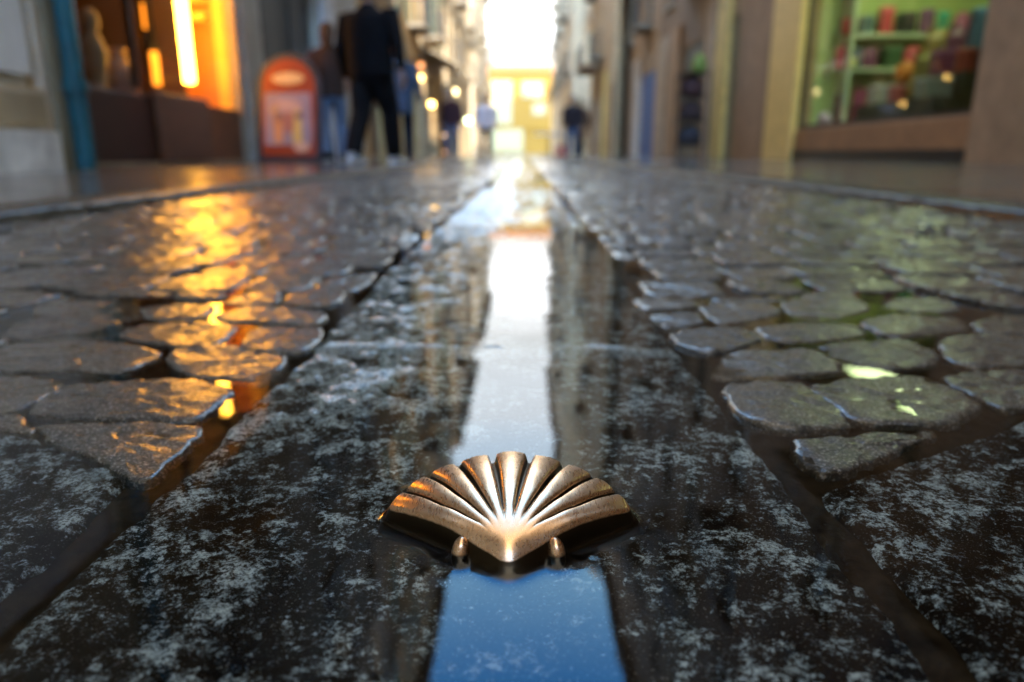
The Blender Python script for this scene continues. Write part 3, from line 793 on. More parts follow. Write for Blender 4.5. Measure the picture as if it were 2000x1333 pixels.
m = MB(); m.lathe([(.08, 0), (.16, .12), (.18, .24), (.1, .4), (.06, .46), (.09, .52), (.085, .522), (.05, .47)]); m.build('vase_body', plain('pink_clay', (.4, .25, .2), .5), g, smooth=True)
m = MB(); m.box(-.18, .18, -.18, .18, .07-ztop, -.0); m.build('stand', M_DKWOOD, g)

def row(name, label, X, px1, y0, H, wall, side=-1, **k):
    return Building(name, label, side, X, y0, yx(px1, X), H, wall, **k)
L3 = row('townhouse', 'grey townhouse with a dark recessed doorway behind the orange sign board', XS, 705, L2.y1+.02, 19, stone('light_grey_stone', (.44, .43, .42)))
ya, yb = yx(522, XS), yx(632, XS)
L3.cut(ya, yb, .07, 3.1)
d = L3.part('door', plain('dark_green_grey_door', (.05, .055, .048), .5), .16, .22, ya+.002, yb-.002, .07, 3.095)
for k in (.28, .72): L3.part('door_panel', plain('door_inset', (.07, .07, .06), .5), .13, .158, ya+(yb-ya)*k-.35, ya+(yb-ya)*k+.35, .5, 2.6, d, bevel=.02)
L3.part('pilaster', plain('pale_pilaster', (.55, .55, .56), .6), -.08, -.003, yb+.08, yb+.75, 0, 3.5)
L3.floors(4); L3.finish()
L4 = row('townhouse', 'ochre townhouse with green shutters behind the walking man in black', XS, 822, L3.y1+.02, 17.2, W_OCHRE)
M_GREEN = plain('green_shutter_paint', (.03, .10, .06), .5)
ya = L4.y0+.8
for k in range(3):
    a = ya+k*3.0; L4.cut(a, a+1.6, .07, 2.9); L4.part('door', (M_WOOD, M_DKWOOD, M_WOOD)[k], .14, .2, a+.002, a+1.598, .07, 2.895)
    L4.part('door_surround', (W_BEIGE, W_CREAM, W_BEIGE)[k], -.06, -.003, a+1.7, a+2.3, 0, 3.2)
L4.floors(4, z=3.9, shutter=M_GREEN); L4.finish()
L5 = row('townhouse', 'beige townhouse with a beige awning, brown shopfronts and wall lamps', XS+.15, 868, L4.y1+.02, 15, W_BEIGE)
for k in range(3):
    a = L5.y0+.6+k*3.2
    if a+2.2 > L5.y1: break
    L5.cut(a, a+2.0, .07, 2.7); L5.part('shopfront', M_WOOD, .14, .2, a+.002, a+1.998, .07, 2.695)
L5.floors(3, z=4, shutter=M_GREEN); L5.finish()
L6 = row('townhouse', 'cream townhouse far down the left side, catching the sun', -3.1, 918, L5.y1+.02, 13.2, W_CREAM)
for k in range(3):
    a = L6.y0+.8+k*4
    L6.cut(a, a+2.2, .07, 2.7); L6.part('shopfront', plain('warm_brown_front', (.28, .17, .08), .5), .14, .2, a+.002, a+2.198, .07, 2.695)
L6.floors(3, z=3.9, step=2.95, bal=True); L6.finish()
L7 = Building('townhouse', 'white cream corner house ending the left side before the plaza', -1, -2.85, L6.y1+.02, 62, 12, W_WHITE)
for k in range(3):
    a = L7.y0+1+k*5
    if a+2.4 > 61.8: break
    L7.cut(a, a+2.4, .07, 2.8); L7.part('shopfront', plain('tan_front', (.4, .28, .16), .5), .14, .2, a+.002, a+2.398, .07, 2.795)
L7.floors(2); L7.finish()

# --- right side
XR = 4.2
R1 = Building('stone_building', 'brown stone building with smooth pillar at the right edge', 1, XR, -8, yx(1912, XR), 18, W_BROWN)
R1.part('pillar', stone('worn_pillar_stone', (.36, .27, .19), 5), -.06, -.003, R1.y1-1.2, R1.y1-.01, .0, 3.6)
R1.floors(4); R1.finish()
R2 = Building('toy_shop_building', 'stone shop building with green lit display window and yellow door jamb on the right', 1, XR, R1.y1+.02, yx(1436, XR), 18.5, stone('taupe_stone', (.38, .27, .19)))
ya, yb = R2.y0+.02, yx(1552, XR, 240); zs = at_x(1700, 240, XR).z
R2.cut(ya, yb, zs, 3.1)
m = MB()
for a in ((ya+.003, yb-.003, zs, zs+.05), (ya+.003, yb-.003, 3.05, 3.097), (ya+.003, ya+.05, zs+.052, 3.048), (yb-.05, yb-.003, zs+.052, 3.048)): R2.bx(m, .02, .09, *a)
fr = m.build('shop_window', M_BLACK, R2.root)
R2.part('pane', M_GLASS, .05, .056, ya+.051, yb-.051, zs+.051, 3.047, fr)
R2.part('base_panel', stone('brown_panel_stone', (.34, .20, .10), 6), -.03, -.003, ya, yb+.03, .19, zs-.04)
R2.part('plinth', M_BLACK, -.045, -.003, ya, yb+.05, 0, .186)
R2.part('jamb', plain('yellow_jamb_tone', (.9, .62, .2), .5, var=.1), -.10, -.003, yx(1562, XR, 200), yx(1508, XR, 200), .02, 3.7)  # one warm yellow tone over the whole jamb
M_LIME = plain('lime_green_paint', (.50, .60, .22), .6, var=.1)
R2.part('display_back', M_LIME, .25, 3.2, yb+.03, yb+.09, zs, 3.3)
R2.part('display_floor', plain('dark_display_floor', (.03, .035, .03), .5), .10, 3.2, ya+.01, yb+.02, zs-.06, zs-.003)
R2.part('display_rear', plain('dark_green_rear', (.04, .06, .035), .8), 3.2, 3.26, ya+.01, yb+.09, zs, 3.3)
R2.floors(4); R2.finish()
def panel_house(name, label, X, y0, y1, H, wall, bits, nf=4, doors=(), **k):
    b = Building(name, label, 1, X, y0, y1, H, wall, **k)
    for a, c, mat, kind in bits:
        ya, yb = max(yx(a, X), y0+.01), min(yx(c, X), y1-.01)
        if kind == 'door':
            b.cut(ya, yb, .07, 2.75); b.part('door', mat, .03, .09, ya+.002, yb-.002, .07, 2.745)
        else: b.part(kind, mat, -.09, -.003, ya, yb, .02, 3.4)
    b.floors(nf); b.finish(); return b
M_BLUE = plain('blue_door_paint', (.004, .10, .36), .5)
M_YEL = plain('yellow_paint', (.70, .50, .14), .5); M_OLV = plain('olive_door', (.12, .12, .06), .5); M_STPALE = stone('pale_taupe', (.48, .39, .31))
R3 = panel_house('townhouse', 'taupe townhouse with yellow pilaster and olive door beside the toy shop', XR, R2.y1+.02, yx(1376, XR), 18, W_TAN,
    [(1434, 1422, M_OLV, 'door'), (1420, 1398, M_YEL, 'pilaster'), (1394, 1378, M_STPALE, 'pilaster')], 4)
R4 = panel_house('townhouse', 'brown townhouse with dark doorway and goods rack outside, right side', XR, R3.y1+.02, yx(1282, XR), 18.5, stone('warm_brown_render', (.30, .21, .14)),
    [(1368, 1330, plain('dark_teal_door', (.035, .05, .055), .5), 'door'), (1326, 1308, plain('orange_brown_paint', (.38, .22, .11), .6), 'pilaster'), (1302, 1284, M_STPALE, 'pilaster')], 4)
R5 = panel_house('townhouse', 'stone townhouse with a bright blue door, right side', XR, R4.y1+.02, yx(1215, XR), 19, stone('pinkish_stone', (.44, .32, .22)),
    [(1280, 1252, M_BLUE, 'door'), (1250, 1238, plain('pale_shutter', (.6, .55, .5), .6), 'pilaster'), (1234, 1222, W_BROWN, 'pilaster')], 4)
R6 = panel_house('townhouse', 'narrow brown townhouse with dark balcony beside the white corner house', 3.45, R5.y1+.02, 37.97, 19, stone('dark_tan_render', (.56, .42, .27)),
    [(1206, 1194, M_DKWOOD, 'door'), (1191, 1184, M_YEL, 'pilaster'), (1181, 1170, M_WOOD, 'door'), (1167, 1162, M_STPALE, 'pilaster'), (1160, 1153, M_DKWOOD, 'door')], 4)
R7 = Building('townhouse', 'white corner house ending the right side before the plaza', 1, 2.5, 38, 62, 19, stone('warm_white_render', (.80, .70, .54), grime=.2), depth=6)
for k in range(4):
    a = 39+k*5.6; R7.cut(a, a+2.4, .07, 2.8); R7.part('shopfront', plain('brown_shopfront', (.22, .13, .07), .5), .14, .2, a+.002, a+2.398, .07, 2.795)
R7.floors(4); R7.finish()
a = R6.y0
m = MB(); R6.bx(m, -.9, -.093, a+1, a+4.5, 3.7, 3.85)
bal = m.build('balcony', W_BROWN, R6.root); m = MB()
R6.bx(m, -.88, -.85, a+1.02, a+4.48, 3.853, 4.75); m.build('railing', M_IRON, bal)

RB = empty('sun_blocking_building', (0, -30, 0), 'tall brown building added unseen behind the viewpoint to block the sun', 'building')  # unseen building added to keep the low sun off the near street
m = MB(); m.box(-16, 16, -8, 0, 0, 30); m.build('wall', W_BROWN, RB)
m = MB(); m.box(-16.3, 16.3, -8.3, .3, 30.003, 30.4); m.build('roof', M_ROOF, RB)
for r in range(6):
    for k in range(-3, 4):
        m = MB(); m.box(k*2.2-.55, k*2.2+.55, .003, .06, 1.2+r*3.2, 3.1+r*3.2); f = m.build('window', M_FRAME, RB)
        m = MB(); m.box(k*2.2-.46, k*2.2+.46, .063, .075, 1.3+r*3.2, 3.0+r*3.2); m.build('pane', M_DARKGLASS, f)
# --- far yellow building across the plaza
Yb = 88.; xl, xr = at_y(935, 250, Yb).x, at_y(1092, 250, Yb).x; H = at_y(1015, 135, Yb).z
yb_ = empty('yellow_building', ((xl+xr)/2, Yb, 0), 'sunlit yellow building with white bay closing the far end of the street', 'building')
W = (xr-xl)/2+3
M_YB = plain('sunny_yellow_render', (.24, .115, .0012), .7, var=.08, scale=1); M_YW = plain('white_window_surround', (.32, .25, .12), .5, var=.05)
m = MB(); m.box(-W, W, 0, 10, 0, H); m.build('wall', M_YB, yb_)
m = MB(); m.box(-W-.3, W+.3, -.4, -.005, H-.5, H+.2); m.build('cornice', plain('orange_cornice', (.34, .11, .01), .6), yb_)
m = MB(); m.box(-W-.3, W+.3, -.4, 10, H+.205, H+.35); m.build('roof', M_ROOF, yb_)
def rel(px0, py0, px1, py1):
    p, q = at_y(px0, py0, Yb), at_y(px1, py1, Yb); return p.x-yb_.location.x, q.x-yb_.location.x, min(p.z, q.z), max(p.z, q.z)
for nm, box in (('bay_window', (958, 158, 1000, 244)), ('window', (1020, 160, 1060, 192)), ('window', (1040, 202, 1066, 226)), ('archway', (962, 252, 1022, 298))):
    x0, x1, z0, z1 = rel(*box); m = MB(); m.box(x0, x1, -.12, -.005, max(0, z0), z1); w = m.build(nm, M_YW, yb_)
    m = MB(); m.box(x0+.3, x1-.3, -.14, -.123, max(0, z0)+.3, z1-.3); m.build('pane', plain('bright_pane', (.36, .29, .14), .4, var=.05), w)
x0, x1, z0, z1 = rel(1018, 196, 1075, 290); m = MB(); m.box(x0, x1, -.3, -.143, 3.0, 3.3); m.build('string_course', plain('deep_yellow', (.28, .14, .003), .7), yb_)
# ------------------------------------------------------------------ STREET THINGS
# wall lamps down the left facades
M_BULB = {k: plain('bulb_'+k, (1, .9, .7), .4, emit=e, ecol=c) for k, e, c in (('warm', 3.6, (1, .55, .13)), ('amber', .6, (1, .3, .02)), ('pale', 2.2, (1, .72, .32)), ('green', 1.8, (.8, 1, .45)), ('dim', .5, (1, .5, .2)))}
def wall_lamp(px_, py_, x, wall, r, mat, label):
    p = at_x(px_, py_, x)
    e = empty('wall_lamp', p, label, 'lamp', 'glowing lamps along the left facades')
    m = MB(); m.ball((0, 0, 0), r, n=14, m=9); m.build('globe', M_BULB[mat], e, smooth=True)
    m = MB(); m.tube([(0, 0, r*.8), (0, 0, r+.05), (-.05, 0, r+.12), (wall-x+.0, 0, r+.12)], [.03, .015, .012, .012], 8); m.lathe([(.001, r+.03), (r*1.25, r*.75), (r*1.2, r*.72), (.001, r+.015)], n=14); m.build('bracket', M_IRON, e)
wall_lamp(820, 152, -2.75, -3.4, .085, 'warm', 'brightest yellow globe lamp, nearest of the row, right of the walking man')
wall_lamp(822, 128, -2.8, -3.4, .07, 'amber', 'orange globe lamp directly above the brightest yellow lamp')
wall_lamp(843, 204, -2.7, -3.25, .085, 'warm', 'yellow globe lamp hung low, below and right of the brightest one')
wall_lamp(887, 180, -2.6, -3.1, .12, 'pale', 'pale yellow globe lamp at the outer end of the awning')
wall_lamp(915, 236, -2.45, -2.85, .14, 'green', 'greenish white globe lamp farthest along, left of the white shirted walker')
wall_lamp(868, 265, -2.95, -3.25, .06, 'dim', 'dim brownish lamp low on the wall, upper of two')
wall_lamp(870, 297, -2.95, -3.25, .06, 'dim', 'dim brownish lamp low on the wall, just above the paving')
# awning
y0 = yx(826, XS+.15); 
aw = empty('awning', (XS+.15, y0+.3, 0), 'beige sloping awning over the shops beyond the walking man', 'awning')
m = MB(); L_ = 5.5
m.prism([(0, 3.55), (1.15, 2.95), (1.15, 2.72), (1.12, 2.72), (1.12, 2.92), (0, 3.5)], lambda a, b, t: (a, t, b), 0, L_); m.build('canopy', plain('beige_canvas', (.52, .42, .28), .8), aw)
for t in (.1, L_-.14):
    m = MB(); m.tube([(0, t, 2.75), (1.08, t, 2.9)], [.018, .018], 8); m.build('arm', M_IRON, aw)

# sandwich board
Ysb = 8.6; p = at_y(566, 309, Ysb)
sb = empty('sign_board', (p.x, Ysb, .047), 'orange arched sandwich board with drinks pictured, standing outside the dark doorway', 'sign', rz=R(-6))
hw = .325; zt = at_y(566, 108, Ysb).z - .047
def arch(w, z0, z1, n=16):
    c = z1 - w; return [(-w, z0)] + [(-w*math.cos(math.pi*k/n), c + w*math.sin(math.pi*k/n)) for k in range(n+1)] + [(w, z0)]
lean = lambda off: (lambda a, b, t: (a, t + off + b*.16, b))
M_SBF = plain('black_board_frame', (.03, .03, .035), .5); M_OR = plain('orange_board_print', (.32, .04, .004), .5, var=.1); M_MAUVE = plain('mauve_print', (.34, .24, .25), .45, var=.1)
m = MB(); m.prism(arch(hw+.07, .0, zt+.05), lean(0), -.02, .0); m.build('board_frame', M_SBF, sb, bevel=.006)
m = MB(); m.prism([(x, z) for x, z in arch(hw+.03, .0, zt+.01)], lambda a, b, t: (a, t + .55 - b*.27, b), 0, .02); m.build('rear_board', M_SBF, sb)
m = MB(); m.prism(arch(hw, .07, zt-.02), lean(0), -.026, -.0205); pn = m.build('poster', M_OR, sb)
m = MB(); m.prism([(-.295, .19), (-.285, zt-.40), (.27, zt-.40), (.29, .3), (.27, .19)], lean(0), -.030, -.0265); m.build('picture', M_MAUVE, pn)
def ell(cx, cz, rx, rz, n=20): return [(cx+rx*math.cos(2*math.pi*k/n), cz+rz*math.sin(2*math.pi*k/n)) for k in range(n)]
for poly, col in ((ell(0, zt-.24, .2, .07), (.9, .55, .22)), (ell(-.02, zt-.55, .19, .075), (.72, .42, .30)), (ell(-.0, zt-.73, .075, .13), (.55, .2, .13)), (ell(-.17, zt-.58, .05, .06), (.75, .42, .15)),
                  ([(-.17, .22), (-.19, .55), (-.08, .55), (-.07, .22)], (.85, .36, .12)), ([(.05, .22), (.06, .58), (.15, .6), (.17, .22)], (.85, .55, .14)), (ell(.16, .17, .1, .06), (.8, .45, .28)), (ell(-.12, zt-.67, .05, .05), (.2, .09, .11)), (ell(.13, zt-.66, .05, .04), (.22, .1, .12))):
    m = MB(); m.prism(poly, lean(0), -.034, -.0305); m.build('printed_shape', plain('print', tuple(c_*.8 for c_ in col), .5, var=.12), pn)

# rack outside the dark doorway, table, pram-like stall far off
def tag_rack():
    p = at_x(1345, 295, XR-.55); e = empty('goods_rack', (p.x, p.y, .058), 'dark upright goods rack with a green bag on top outside a doorway, right side', 'rack')
    m = MB()
    for sx in (-.3, .3):
        for sy in (-.25, .25): m.tube([(sx, sy, 0), (sx, sy, 1.75)], [.015, .015], 8)
    for z in (.25, .75, 1.25, 1.7): m.box(-.3, .3, -.25, .25, z, z+.02)
    m.build('rack_frame', M_IRON, e)
    for k, (z, c) in enumerate(((.27, (.04, .04, .05)), (.77, (.05, .03, .03)), (1.27, (.07, .03, .03)))):
        m = MB(); m.tube([(-.02*k, 0, z), (0, 0, z+.1), (0, .02, z+.32), (.02, 0, z+.42)], [(.2, .16), (.24, .2), (.22, .18), (.1, .08)], 12); g = m.build('folded_goods', plain('goods_cloth', c, .8), e, smooth=True)
    m = MB(); m.tube([(.1, -.05, 1.72), (.1, -.05, 1.85), (.12, -.05, 2.0), (.1, -.05, 2.12)], [(.14, .1), (.17, .12), (.13, .1), (.05, .04)], 12); m.build('green_bag', plain('lime_bag', (.18, .26, .05), .7), e, smooth=True)
tag_rack()
p = at_y(1072, 303, 30.)
t = empty('cafe_table', (p.x, 30, .0), 'small white topped table on the road far off, in front of the yellow building', 'table')
m = MB(); m.lathe([(.001, .86), (.62, .86), (.62, .92), (.001, .92)], n=24); m.build('table_top', plain('white_table', (.75, .75, .74), .4), t)
m = MB(); m.lathe([(.001, .85), (.05, .85), (.05, .08), (.3, .02), (.3, 0), (.001, 0)], n=16); m.build('table_leg', M_IRON, t)
cr = empty('crate', (p.x+.5, 29.6, .01), 'low red crate standing on the road beside the white table', 'crate')
m = MB(); M_RED = plain('red_crate', (.42, .04, .035), .5)
for z in (.03, .17, .31): 
    m.box(-.25, .25, -.2, -.18, z, z+.1); m.box(-.25, .25, .18, .2, z, z+.1); m.box(-.25, -.23, -.178, .178, z, z+.1); m.box(.23, .25, -.178, .178, z, z+.1)
m.build('slatted_sides', M_RED, cr); m = MB(); m.box(-.228, .228, -.178, .178, .0, .025); m.build('crate_base', M_RED, cr)

# ---- toy shop display
Yd = yb = R2.root and yx(1552, XR, 240)
Ysh = Yd - .02
M_SHELF = plain('pale_green_shelf', (.62, .72, .52), .5, var=.05)
sh = empty('display_shelf', (XR+.55, Ysh, zs), 'pale green shelf unit with two boards at the back of the right shop window', 'shelf')
z1_, z2_ = at_y(1700, 133, Ysh-.3).z, at_y(1700, 66, Ysh-.3).z
for z in (z1_, z2_):
    m = MB(); m.box(.08, 2.25, -.32, .04, z-zs-.045, z-zs); m.build('shelf_board', M_SHELF, sh, bevel=.004)
for x in (.03, 2.26):
    m = MB(); m.box(x, x+.045, -.32, .04, 0, 2.3); m.build('side_panel', M_SHELF, sh)
sl = empty('ceiling_lamp', (XR+1.1, Ysh-2.2, 3.05), 'long greenish white ceiling lamp inside the right shop window', 'lamp')
m = MB(); m.box(-.3, .3, -1.4, 1.4, .03, .09); m.build('lamp_housing', M_SHELF, sl); m = MB(); m.box(-.26, .26, -1.36, 1.36, .005, .027)
m.build('diffuser', plain('green_white_light', (.9, 1, .7), .5, emit=1.7, ecol=(.85, 1, .5)), sl)
def product(kind, x, y, z, w, h, col, label, d=None):
    nm = {'box': 'toy_box', 'tin': 'tin', 'bag': 'gift_bag', 'pot': 'pot', 'bottle': 'bottle'}[kind]
    e = empty(nm, (x, y, z), label, {'toy_box': 'box', 'gift_bag': 'bag'}.get(nm, nm), 'goods in the green shop window')
    M = plain(nm+'_paint', col, .4, var=.15, scale=14); M2 = plain(nm+'_trim', tuple(min(1, c*1.6+.05) for c in col), .4); d = d or w*.8
    if kind == 'box':
        m = MB(); m.box(-w/2, w/2, -d/2, d/2, 0, h*.82); m.build('carton', M, e, bevel=.004); m = MB(); m.box(-w/2-.006, w/2+.006, -d/2-.006, d/2+.006, h*.822, h); m.build('lid', M2, e, bevel=.006)
    elif kind == 'tin':
        m = MB(); m.lathe([(.001, 0), (w/2, 0), (w/2, h*.85), (w/2*.9, h*.88)], n=18); m.build('tin_body', M, e); m = MB(); m.lathe([(w/2*.98, h*.86), (w/2*1.03, h*.87), (w/2*1.03, h*.97), (w/2*.8, h), (.001, h)], n=18); m.build('lid', M2, e)
    elif kind == 'bag':
        m = MB(); m.tube([(0, 0, 0), (0, 0, .01), (0, 0, h*.7), (0, 0, h)], [(w*.5, d*.5), (w*.52, d*.52), (w*.5, d*.42), (w*.5, d*.05)], 4); m.build('bag_body', M, e)
        m = MB(); m.tube([(-w*.2, 0, h*.97), (-w*.18, 0, h*1.2), (w*.18, 0, h*1.2), (w*.2, 0, h*.97)], [.006]*4, 6); m.build('handle', M2, e)
    elif kind == 'pot':
        m = MB(); m.lathe([(.001, 0), (w*.3, 0), (w*.5, h*.4), (w*.45, h*.75), (w*.3, h*.85)], n=18); m.build('pot_body', M, e, smooth=True); m = MB(); m.lathe([(w*.33, h*.84), (w*.36, h*.88), (w*.1, h*.95), (w*.08, h), (.001, h)], n=18); m.build('lid', M2, e, smooth=True)
    else:
        m = MB(); m.lathe([(.001, 0), (w*.5, 0), (w*.5, h*.6), (w*.18, h*.78), (w*.18, h*.92)], n=16); m.build('bottle_body', M, e, smooth=True); m = MB(); m.lathe([(w*.22, h*.9), (w*.22, h), (.001, h)], n=12); m.build('cap', M2, e)
yy = Ysh-.17
def shx(px_, py_): return at_y(px_, py_, yy).x
T_, Md, Lo = 'on the top shelf', 'on the middle shelf', 'on the display floor below the shelves'
for kind, px_, z, w, h, col, label in (
 ('box', 1647, z2_, .16, .22, (.5, .03, .03), 'small deep red box at the left end of the top shelf'),
 ('tin', 1680, z2_, .22, .26, (.14, .2, .22), 'blue grey tin second from the left on the top shelf'),
 ('box', 1716, z2_, .17, .37, (.55, .05, .07), 'tall red box on the top shelf, between the grey tin and black box'),
 ('box', 1754, z2_, .22, .30, (.03, .03, .025), 'black box in the middle of the top shelf'),
 ('tin', 1794, z2_, .2, .34, (.16, .05, .14), 'dark purple tin on the top shelf beside the teal tin'),
 ('tin', 1826, z2_, .16, .31, (.03, .35, .24), 'bright teal tin on the top shelf'),
 ('pot', 1864, z2_, .24, .32, (.45, .12, .25), 'pink round pot at the right end of the top shelf'),
 ('bag', 1637, z1_, .15, .30, (.45, .05, .1), 'crimson gift bag at the left end of the middle shelf'),
 ('box', 1664, z1_, .16, .28, (.05, .09, .16), 'dark blue box second on the middle shelf'),
 ('bag', 1696, z1_, .22, .30, (.24, .08, .18), 'mauve gift bag on the middle shelf'),
 ('box', 1735, z1_, .24, .30, (.06, .12, .06), 'dark green box on the middle shelf'),
 ('pot', 1776, z1_, .28, .33, (.6, .08, .12), 'coral red round pot on the middle shelf'),
 ('bottle', 1822, z1_, .12, .40, (.35, .32, .04), 'mustard yellow bottle on the middle shelf'),
 ('box', 1852, z1_, .2, .30, (.1, .1, .14), 'slate grey box at the right end of the middle shelf'),
 ('bag', 1650, zs, .2, .5, (.14, .03, .06), 'dark maroon gift bag below the shelves at the far left'),
 ('bag', 1684, zs, .22, .58, (.28, .05, .12), 'tall magenta gift bag below the shelves'),
 ('pot', 1718, zs, .22, .34, (.35, .26, .12), 'tan pot below the shelves beside the tall magenta bag'),
 ('box', 1760, zs, .3, .4, (.05, .03, .03), 'dark brown box below the shelves')):
    product(kind, shx(px_, 150), yy + rs.uniform(-.02, .02), z, w, h, col, label)
product('pot', at_y(1664, 105, yy-.05).x, yy-.12, z1_, .09, .14, (.6, .6, .03), 'tiny yellow pot in front of the dark blue box')
# stepped stand heaped with goods nearer the pane
stp = empty('display_steps', (XR+.25, Yd-3.1, zs), 'dark stepped display stand behind the right shop glass', 'display stand')
m = MB(); M_STEP = plain('dark_olive_step', (.05, .055, .03), .6)
for k in range(3): m.box(.12+k*.3, 1.3, 0, 1.9, k*.26+.001, k*.26+.26)
m.build('steps', M_STEP, stp)
X0, Y0 = XR+.25, Yd-3.1
for kind, dx, dy, k, w, h, col, label in (
 ('box', .26, 1.5, 1, .26, .24, (.4, .4, .34), 'off white box on the lowest step of the dark stand'),
 ('tin', .26, 1.1, 1, .2, .2, (.45, .1, .08), 'brick red tin on the lowest step of the dark stand'),
 ('bottle', .26, .75, 1, .14, .3, (.3, .2, .04), 'brown bottle on the lowest step of the dark stand'),
 ('box', .26, .3, 1, .3, .22, (.22, .26, .2), 'grey green box nearest on the lowest step'),
 ('pot', .56, 1.55, 2, .26, .28, (.6, .2, .03), 'orange round pot on the middle step of the dark stand'),
 ('bag', .56, 1.1, 2, .26, .34, (.2, .17, .04), 'olive gift bag on the middle step of the dark stand'),
 ('box', .56, .65, 2, .26, .3, (.16, .03, .09), 'plum box on the middle step of the dark stand'),
 ('tin', .56, .25, 2, .2, .26, (.3, .06, .04), 'rust red tin nearest on the middle step'),
 ('bag', .95, 1.6, 3, .3, .42, (.22, .16, .05), 'khaki gift bag on the top step of the dark stand'),
 ('bag', .95, 1.15, 3, .26, .38, (.12, .03, .08), 'dark purple gift bag on the top step of the dark stand'),
 ('tin', .95, .7, 3, .26, .5, (.04, .14, .26), 'blue tin with pale lid on the top step'),
 ('pot', .95, .3, 3, .3, .36, (.25, .3, .24), 'pale green pot nearest on the top step')):
    product(kind, X0+dx, Y0+dy, zs+k*.26+.002-(.0), w, h, col, label)
for kind, px_, w, h, col, label in (('box', 1690, .2, .3, (.55, .06, .09), 'red box near the glass in front of the tall magenta bag'), ('tin', 1706, .18, .3, (.03, .2, .24), 'teal tin near the glass beside the red box'), ('pot', 1612, .2, .22, (.6, .45, .5), 'pale pink pot in the left corner near the glass')):
    q = at_y(px_, 215, Yd-.7); product(kind, q.x, Yd-.7, zs, w, h, col, label)

